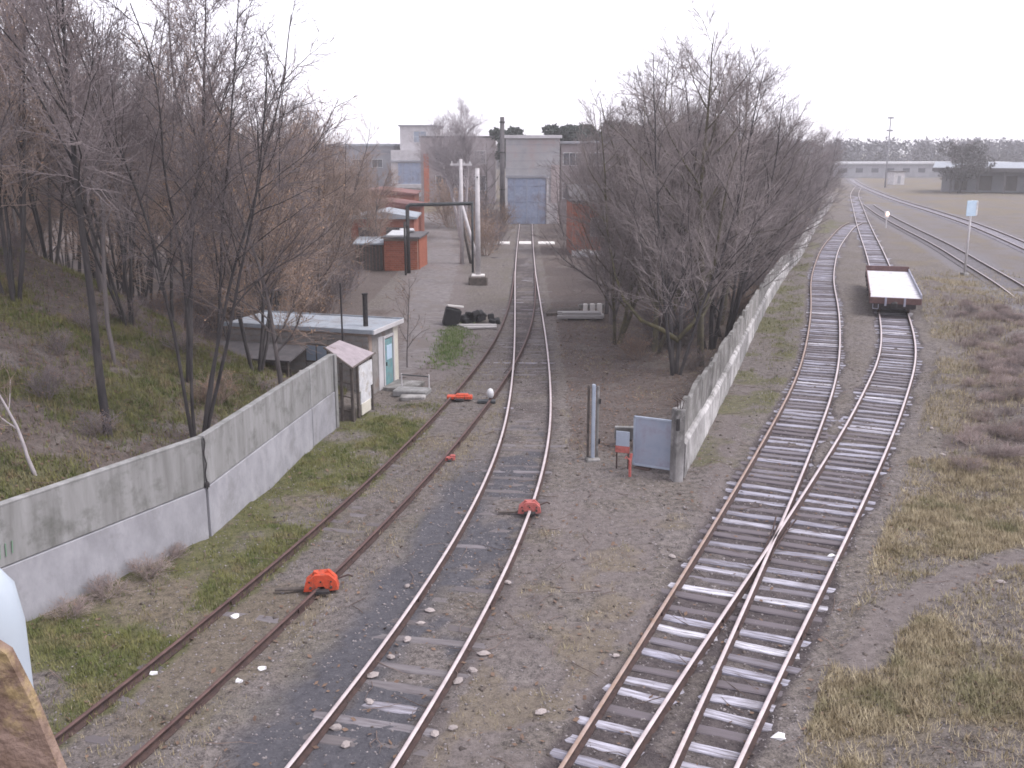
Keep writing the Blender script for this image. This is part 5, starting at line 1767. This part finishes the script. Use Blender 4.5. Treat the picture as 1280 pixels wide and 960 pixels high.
# shrubs
cnt = 0
for i in range(900):
    if cnt >= 120:
        break
    y = rnd.uniform(29, 60)
    xd = float(xat(TR['D'], y))
    x = xd + 3.4 + rnd.uniform(0, 1) * 12
    xf = float(np.interp(y, TR['F'][:, 1], TR['F'][:, 0]))
    if y > 42 and x > xf - 2.2 or x / y > 0.62:
        continue
    if vnoise(x, y, 0.45, 3) < 0.25:
        continue
    plant(rnd.choice(['bramble1', 'bramble2', 'bramble1', 'shrub2']), 'low brown bramble bush on the rough ground right of the wagon track', 'bush', x, y, rnd.uniform(0.18, 0.50), rnd.uniform(0, 6.28), 'bramble bushes right of the wagon track', 'bramble_bush')
    cnt += 1
for i in range(26):
    y = rnd.uniform(17, 46)
    wx = float(np.interp(y, [p[1] for p in WALL_L], [p[0] for p in WALL_L]))
    if y > 33:
        wx = -10.5
    x = wx - 0.6 - rnd.uniform(0, 1) * 9
    if -0.6 * y > x:
        continue
    plant(rnd.choice(['shrub1', 'shrub2']), 'bare undergrowth bush on the left embankment', 'bush', x, y, rnd.uniform(0.4, 1.1), rnd.uniform(0, 6.28), 'undergrowth bushes on the left embankment', 'undergrowth_bush')
for i in range(60):
    y = rnd.uniform(44, 88)
    x = float(np.interp(y, [44, 46, 60, 95], [-11.5, -9.2, -10.4, -14.5])) - rnd.uniform(0, 1) * 11
    plant(rnd.choice(['shrub1', 'shrub2']), 'bare bush in the thicket beyond the hut', 'bush', x, y, rnd.uniform(1.2, 2.8), rnd.uniform(0, 6.28), 'thicket bushes beyond the hut', 'thicket_bush')
for i in range(60):
    y = rnd.uniform(42, 120)
    wx = float(np.interp(y, WALL_R[:, 1], WALL_R[:, 0]))
    x = wx - 0.9 - rnd.uniform(0, 1) * (2.5 + 0.04 * y)
    if 4.5 < x < 16 and 89.5 < y < 100:
        continue
    plant(rnd.choice(['shrub1', 'shrub2']), 'bare bush growing at the back of the right wall', 'bush', x, y, rnd.uniform(1.0, 2.6), rnd.uniform(0, 6.28), 'bushes behind the right wall', 'wall_bush')
for i, (x, y, h) in enumerate(((-8.9, 20.3, 0.42), (-8.4, 21.3, 0.45), (-9.4, 19.3, 0.38), (-8.2, 22.2, 0.32))):
    plant('bramble1', ('third from left', 'second from right', 'leftmost', 'rightmost')[i].replace('third from left', 'second from left') + ' of four brown weed bushes at the foot of the left wall', 'bush', x, y, h, i * 1.1, 'weed bushes at the foot of the left wall', 'weed_bush')


# ------------------------------------------------------------------ evergreens and far wood
def clump_crown(name, centres, radii, n, size, mname, seed):
    r = np.random.default_rng(seed)
    V = []
    for (c, rad) in zip(centres, radii):
        u = r.normal(0, 1, (n, 3))
        u /= np.linalg.norm(u, axis=1)[:, None]
        p = np.array(c) + u * np.array(rad) * (r.uniform(0.35, 1.0, n) ** 0.5)[:, None]
        a, b = r.normal(0, 1, (n, 3)) * size, r.normal(0, 1, (n, 3)) * size
        V.append(np.stack([p - a, p + b, p + a * 0.6 + b * -0.4], 1))
    V = np.concatenate(V).reshape(-1, 3)
    return np_mesh(name, V, np.arange(len(V)).reshape(-1, 3), mname)


for v in range(2):
    r = np.random.default_rng(40 + v)
    cs = [(r.uniform(-2.2, 2.2), r.uniform(-1.8, 1.8), r.uniform(6.5, 12.0)) for _ in range(11)]
    VAR['pine%d' % v] = (MB().tube([(0, 0, 0), (0.1, 0, 5), (0.1, 0.1, 11.5)], [0.3, 0.22, 0.06], 8).mesh('trunk', 'bark_dark', True),
                         clump_crown('crown', cs, [(1.5, 1.5, 0.9)] * 11, 420, 0.22, 'needle_dark', v), None, 13)
pines = [(-0.5, 178, 13.6), (1.2, 183, 13.0), (7.4, 176, 13.8), (9.8, 181, 13.2), (12.0, 174, 14.0), (14.6, 183, 14.2), (17.4, 179, 14.6), (20.5, 184, 14.4), (11, 190, 13.8), (24, 190, 14.6), (29, 188, 14.0)]
for i, (x, y, h) in enumerate(pines):
    plant('pine%d' % (i % 2), 'dark pine rising behind the engine shed roof', 'tree', x, y, h, i * 1.7, 'dark pines behind the engine shed', 'pine_tree', tilt=(0, 0))


r = np.random.default_rng(90)
VAR['dense'] = (MB().tube([(0, 0, 0), (0.1, 0, 4), (0.1, 0.1, 10)], [0.4, 0.3, 0.08], 8).mesh('trunk', 'bark_dark', True),
                clump_crown('crown', [(r.normal(0, 2.0), r.normal(0, 2.0), r.uniform(4.0, 10.5)) for _ in range(16)], [(2.2, 2.2, 1.9)] * 16, 420, 0.16, 'dense_twig', 9), None, 12.5)
plant('dense', 'dense dark rounded tree at the left end of the far loading shed', 'tree', 97, 219, 11.5, 0.4, name='dense_tree')


def far_wood():
    r = np.random.default_rng(77)
    n = 420
    x = r.uniform(96, 420, n)
    y = 400 + r.uniform(0, 60, n) - (x - 100) * 0.12
    hgt = 9 + 5.5 * fbm(x, y * 0, 0.018, 3) + r.uniform(-1.2, 1.2, n) + (x - 100) * 0.006
    cs = np.stack([x, y, hgt * 0.55], 1)
    rad = np.stack([r.uniform(3, 5, n), r.uniform(3, 5, n), hgt * 0.5], 1)
    x2 = r.uniform(-260, 100, 330)
    y2 = 420 + r.uniform(0, 60, 330)
    h2 = 8 + 4 * fbm(x2, y2 * 0, 0.02, 5) + r.uniform(-1, 1, 330)
    cs = np.concatenate([cs, np.stack([x2, y2, h2 * 0.55], 1)])
    rad = np.concatenate([rad, np.stack([r.uniform(3, 5, 330), r.uniform(3, 5, 330), h2 * 0.5], 1)])
    o = link(bpy.data.objects.new('far_wood', clump_crown('far_wood', cs, rad, 170, 0.45, 'far_wood', 5)))
    tag(o, 'hazy bluish wood along the far horizon', 'wood', kind='stuff')


far_wood()


# ------------------------------------------------------------------ grass, weeds, stones, leaves, litter
def blades(name, label, cat, P, mname, hmin, hmax, per, width, seed, lean=0.5):
    r = np.random.default_rng(seed)
    n = len(P) * per
    b = np.repeat(P, per, 0) + np.concatenate([r.normal(0, 0.05, (n, 2)), np.zeros((n, 1))], 1)
    b[:, 2] -= 0.02
    h = r.uniform(hmin, hmax, n)
    a = r.uniform(0, 6.283, n)
    d = np.stack([np.cos(a), np.sin(a), np.zeros(n)], 1)
    s = np.stack([-np.sin(a), np.cos(a), np.zeros(n)], 1)
    l = r.uniform(0.1, 1, n) * lean
    tip = b + d * (h * l)[:, None] + np.array([0, 0, 1]) * (h * np.sqrt(np.clip(1 - l * l * 0.7, 0.1, 1)))[:, None]
    w = (width * r.uniform(0.6, 1.3, n))[:, None]
    V = np.stack([b - s * w, b + s * w, tip], 1).reshape(-1, 3)
    o = link(bpy.data.objects.new(name, np_mesh(name, V, np.arange(3 * n).reshape(n, 3), mname)))
    return tag(o, label, cat, kind='stuff')


def scatter(n, x0, x1, y0, y1, cond, seed):
    r = np.random.default_rng(seed)
    x, y = r.uniform(x0, x1, n), r.uniform(y0, y1, n)
    k = cond(x, y, r.random(n))
    x, y = x[k], y[k]
    return np.stack([x, y, gz(x, y)], 1)


def c_wall_l(x):
    pass


def XL(y):
    return np.interp(y, [p[1] for p in WALL_L], [p[0] for p in WALL_L])


def XR(y):
    return np.interp(y, WALL_R[:, 1], WALL_R[:, 0])


P = scatter(60000, -14, -1, 12, 37, lambda x, y, u: (x > XL(y) + 0.15) & (x < xat(TR['A'], y) - 0.75) & (u < 0.10 + 0.9 * sstep(0.42, 0.66, fbm(x, y, 0.5, 20))), 1)
blades('green_grass', 'green and yellowish grass between the left wall and the rusty siding', 'grass', P, 'grass_green', 0.04, 0.18, 6, 0.010, 2, 0.9)
P = scatter(26000, -11, 1.2, 12, 45, lambda x, y, u: (np.abs(x - xat(TR['A'], y)) < 1.7) & (u < 0.5 * sstep(0.42, 0.62, fbm(x, y, 0.6, 33))), 3)
blades('track_grass', 'dry grass growing between the rails of the rusty siding', 'grass', P, 'grass_dry', 0.04, 0.15, 4, 0.010, 4)
P = scatter(110000, 4, 22, 12, 30, lambda x, y, u: (x > xat(TR['D'], y) + 1.75) & (u < 0.12 + 0.88 * sstep(0.36, 0.58, fbm(x, y, 0.5, 20))) & (seg_dist(x, y, PATH_M[::5]) > 0.2 + 0.6 * vnoise(x, y, 1.2, 8)), 5)
blades('straw_grass', 'straw-coloured tussock grass on the mound at lower right', 'grass', P, 'grass_dry', 0.05, 0.22, 6, 0.011, 6, 0.95)
P = scatter(40000, 4, 45, 27, 90, lambda x, y, u: (x > XR(y) + 0.3) & (x < xat(TR['C'], y) - 1.4) & (u < 0.08 + 0.8 * sstep(0.42, 0.62, fbm(x, y, 0.5, 20))) & (seg_dist(x, y, PATH_R[::5]) > 0.6), 7)
blades('verge_grass', 'yellow-green grass verge along the foot of the right wall', 'grass', P, 'grass_green', 0.06, 0.22, 4, 0.012, 8)
P = scatter(60000, 8, 42, 26, 80, lambda x, y, u: (x > xat(TR['D'], y) + 1.8) & (u < 0.06 + 0.7 * sstep(0.42, 0.62, fbm(x, y, 0.5, 20))) & (seg_dist(x, y, PATH_M[::5]) > 0.35 + 0.6 * vnoise(x, y, 1.2, 8)), 9)
blades('rough_grass', 'rough brownish grass on the waste ground right of the wagon track', 'grass', P, 'grass_dry', 0.08, 0.30, 4, 0.014, 10, 0.8)
P = scatter(80000, -26, -6.5, 16, 46, lambda x, y, u: (x < XL(y) - 0.3) & (u < 0.10 + 0.9 * sstep(0.42, 0.60, fbm(x, y, 0.5, 20))), 11)
blades('bank_grass', 'patchy green grass on the left embankment slope', 'grass', P, 'grass_green', 0.06, 0.24, 4, 0.014, 12, 0.8)
P = scatter(24000, -2, 12, 13, 60, lambda x, y, u: (x > xat(TR['B'], y) + 1.2) & (x < np.minimum(xat(TR['C'], y) - 1.7, np.where(y > 28.4, XR(y) - 0.3, 99))) & (u < 0.5 * sstep(0.5, 0.66, fbm(x, y, 0.5, 20))), 13)
blades('yard_grass', 'thin dry grass on the bare yard between the tracks', 'grass', P, 'grass_dry', 0.04, 0.16, 4, 0.010, 14, 0.8)
P = scatter(26000, -26, 34, 14, 62, lambda x, y, u: ((x < XL(y) - 0.3) & (y < 46)) | ((x > xat(TR['D'], y) + 3) & (y > 26)), 15)
blades('weed_stalks', 'dark dead weed stalks on the banks', 'weeds', P, 'weed_brown', 0.12, 0.55, 3, 0.008, 16, 0.6)
P = scatter(3000, -4.6, -1.6, 43, 56, lambda x, y, u: u < 1.3 * np.exp(-(((x + 3.1) / 0.7) ** 2 + ((y - 49) / 4.5) ** 2)), 17)
blades('road_grass', 'bright green grass patch beside the road before the scrap heap', 'grass', P, 'grass_bright', 0.06, 0.2, 6, 0.016, 18)


def stones(name, label, cat, P, smin, smax, mname, seed):
    r = np.random.default_rng(seed)
    n = len(P)
    base = np.array([(1, 0, 0), (-1, 0, 0), (0, 1, 0), (0, -1, 0), (0, 0, 1), (0, 0, -1)], float)
    V = base[None] * r.uniform(0.6, 1.2, (n, 6, 1)) + r.normal(0, 0.18, (n, 6, 3))
    V[:, :, 2] *= 0.65
    s = smin + (smax - smin) * r.random(n) ** 2.5
    V = V * s[:, None, None] + P[:, None, :]
    F = np.array([(0, 2, 4), (2, 1, 4), (1, 3, 4), (3, 0, 4), (2, 0, 5), (1, 2, 5), (3, 1, 5), (0, 3, 5)])
    F = (F[None] + 6 * np.arange(n)[:, None, None]).reshape(-1, 3)
    o = link(bpy.data.objects.new(name, np_mesh(name, V.reshape(-1, 3), F, mname)))
    return tag(o, label, cat, kind='stuff')


def near_track(keys, w, p):
    def f(x, y, u):
        m = np.zeros(x.shape, bool)
        for k in keys:
            m |= np.abs(x - xat(TR[k], y)) < w
        return m & (u < p)
    return f


stones('ballast', 'dark ballast stones between the sleepers of the right-hand tracks', 'gravel',
       scatter(46000, -1, 26, 12, 70, near_track('CD', 2.0, 0.9), 31), 0.012, 0.05, 'stone', 32)
stones('track_gravel', 'scattered stones along the middle track', 'gravel',
       scatter(16000, -9, 4, 12, 60, near_track('AB', 1.6, 0.6), 33), 0.010, 0.045, 'stone', 34)
stones('yard_gravel', 'fine stones strewn over the yard', 'gravel',
       scatter(60000, -9, 18, 12, 50, lambda x, y, u: (x > XL(y) + .2) & (u < 0.75), 35), 0.010, 0.042, 'stone', 36)
stones('clods', 'dark clods and bits of rubbish strewn along the tracks', 'rubble',
       scatter(5200, -9, 20, 12, 50, lambda x, y, u: (x > XL(y) + .3) & (fbm(x, y, 0.7, 51) > 0.47), 37), 0.02, 0.085, 'clod', 38)


def fallen_twigs():
    r = np.random.default_rng(60)
    P = np.concatenate([scatter(900, -12, 18, 12, 60, lambda x, y, u: x > XL(y) + .3, 61), scatter(900, -22, -7, 17, 45, lambda x, y, u: x < XL(y) - .4, 62)])
    ch = []
    for p in P:
        a, L = r.uniform(0, 6.28), r.uniform(0.2, 0.9)
        d = np.array([math.cos(a), math.sin(a), 0]) * L / 3
        q = np.array([p + d * k + np.append(r.normal(0, 0.03, 2), 0.03 + 0.02 * r.random()) for k in range(4)])
        ch.append((q, np.array([0.011, 0.009, 0.007, 0.004])))
    v, f = Grower.tubes(ch, 3)
    o = link(bpy.data.objects.new('fallen_twigs', np_mesh('fallen_twigs', v, f, 'weed_brown', k=4)))
    tag(o, 'thin fallen twigs scattered over the ground', 'twigs', kind='stuff')


fallen_twigs()
# single pale stones along the middle track
STONE = []
for k in range(4):
    m = MB()
    rr = random.Random(k)
    vs = []
    for z, s in ((-0.3, 0.7), (0.2, 1.0), (0.6, 0.55)):
        for q in range(6):
            a = q * 1.047 + rr.uniform(-0.2, 0.2)
            vs.append((s * math.cos(a) * rr.uniform(0.8, 1.2), s * math.sin(a) * rr.uniform(0.7, 1.1), z))
    m.add(vs, [tuple(range(5, -1, -1)), tuple(range(12, 18))] + [(b + q, b + (q + 1) % 6, b + 6 + (q + 1) % 6, b + 6 + q) for b in (0, 6) for q in range(6)])
    STONE.append(m.mesh('pale_stone', 'stone_pale'))
sp = [(-1.9, 18.9), (-2.1, 18.2), (-2.35, 17.5), (-2.6, 16.8), (-2.55, 15.9), (-3.0, 15.1), (-2.75, 14.6), (-1.75, 19.5), (-1.0, 16.6), (-0.75, 17.0), (-1.0, 15.0), (-1.3, 14.9),
      (-0.55, 17.6), (-2.35, 20.6), (-0.1, 20.9), (0.5, 15.5), (3.85, 22.2), (2.0, 17.4), (6.6, 23.8), (10.9, 20.5), (14.5, 33), (13.8, 30.4)]
for i, (x, y) in enumerate(sp):
    o = link(bpy.data.objects.new('pale_stone', STONE[i % 4]))
    s = rnd.uniform(0.06, 0.11)
    o.scale = (s * 1.2, s, s * 0.8)
    o.location = (x, y, gz1(x, y) + 0.02)
    o.rotation_euler = (0, 0, i * 1.3)
    tag(o, 'fist-sized pale stone lying by the rails', 'stone', 'loose pale stones by the rails')

LIT = [(-5.85, 19.2, 'white scrap of plastic against the left rail of the siding', 0.10), (-4.75, 17.05, 'white paper scrap outside the right rail of the siding', 0.08),
       (-6.75, 16.9, 'small white scrap between the rails near the left wall', 0.07), (-5.05, 16.6, 'pale scrap beside the right rail of the siding', 0.07),
       (7.75, 22.4, 'white scrap at the right rail of the wagon track', 0.10), (4.45, 14.7, 'white bottle lying by the right-hand sleepers', 0.12)]
for i, (x, y, lab, s) in enumerate(LIT):
    m = MB()
    vs = [(math.cos(q) * s * (1 + 0.3 * math.sin(3 * q + i)), math.sin(q) * s * 0.75, 0.02 + 0.03 * math.sin(2 * q + i)) for q in [k * 0.785 for k in range(8)]]
    m.add(vs + [(0, 0, s * 0.75)] + [(a * 0.9, b * 0.9, -0.01) for a, b, c in vs], [(q, (q + 1) % 8, 8) for q in range(8)] + [(9 + q, 9 + (q + 1) % 8, (q + 1) % 8, q) for q in range(8)])
    o = m.build('litter_scrap', 'litter_white')
    o.location = (x, y, gz1(x, y) + 0.015)
    tag(o, lab, 'litter', 'white litter scraps')


def fallen_leaves():
    P = np.concatenate([scatter(9000, 2, 16, 30, 62, lambda x, y, u: (x > xat(TR['B'], y) + 1.4) & (x < XR(y) - 0.2), 41),
                        scatter(9000, -24, -6, 16, 42, lambda x, y, u: x < XL(y) - 0.3, 42),
                        scatter(2200, -12, 20, 12, 30, lambda x, y, u: (x > XL(y) + 0.2) & (u < 0.8), 43)])
    r = np.random.default_rng(44)
    n = len(P)
    a = r.uniform(0, 6.283, n)
    s = r.uniform(0.03, 0.07, n)[:, None]
    d = np.stack([np.cos(a), np.sin(a), r.normal(0, 0.3, n)], 1) * s
    e = np.stack([-np.sin(a), np.cos(a), r.normal(0, 0.3, n)], 1) * s * 0.6
    P = P + np.array([0, 0, 0.035])
    V = np.stack([P - d, P + e, P + d, P - e], 1).reshape(-1, 3)
    o = link(bpy.data.objects.new('fallen_leaves', np_mesh('fallen_leaves', V, np.arange(4 * n).reshape(n, 4), 'leaf_litter', k=4)))
    tag(o, 'brown fallen leaves strewn over the ground', 'leaves', kind='stuff')


fallen_leaves()

# ------------------------------------------------------------------ haze
HAZE = 0.0006
if HAZE:
    hz = MB().box((60, 330, 15.5), (2300, 2600, 35)).build('haze', [])
    hz['kind'] = 'stuff'
    hm = bpy.data.materials.new('haze')
    hm.use_nodes = True
    hn = hm.node_tree.nodes
    hn.remove(hn['Principled BSDF'])
    pv = hn.new('ShaderNodeVolumePrincipled')
    pv.inputs['Color'].default_value = (0.985, 0.98, 1.0, 1)
    pv.inputs['Density'].default_value = HAZE
    pv.inputs['Anisotropy'].default_value = 0.0
    hm.node_tree.links.new(pv.outputs[0], hn['Material Output'].inputs['Volume'])
    hz.data.materials.append(hm)
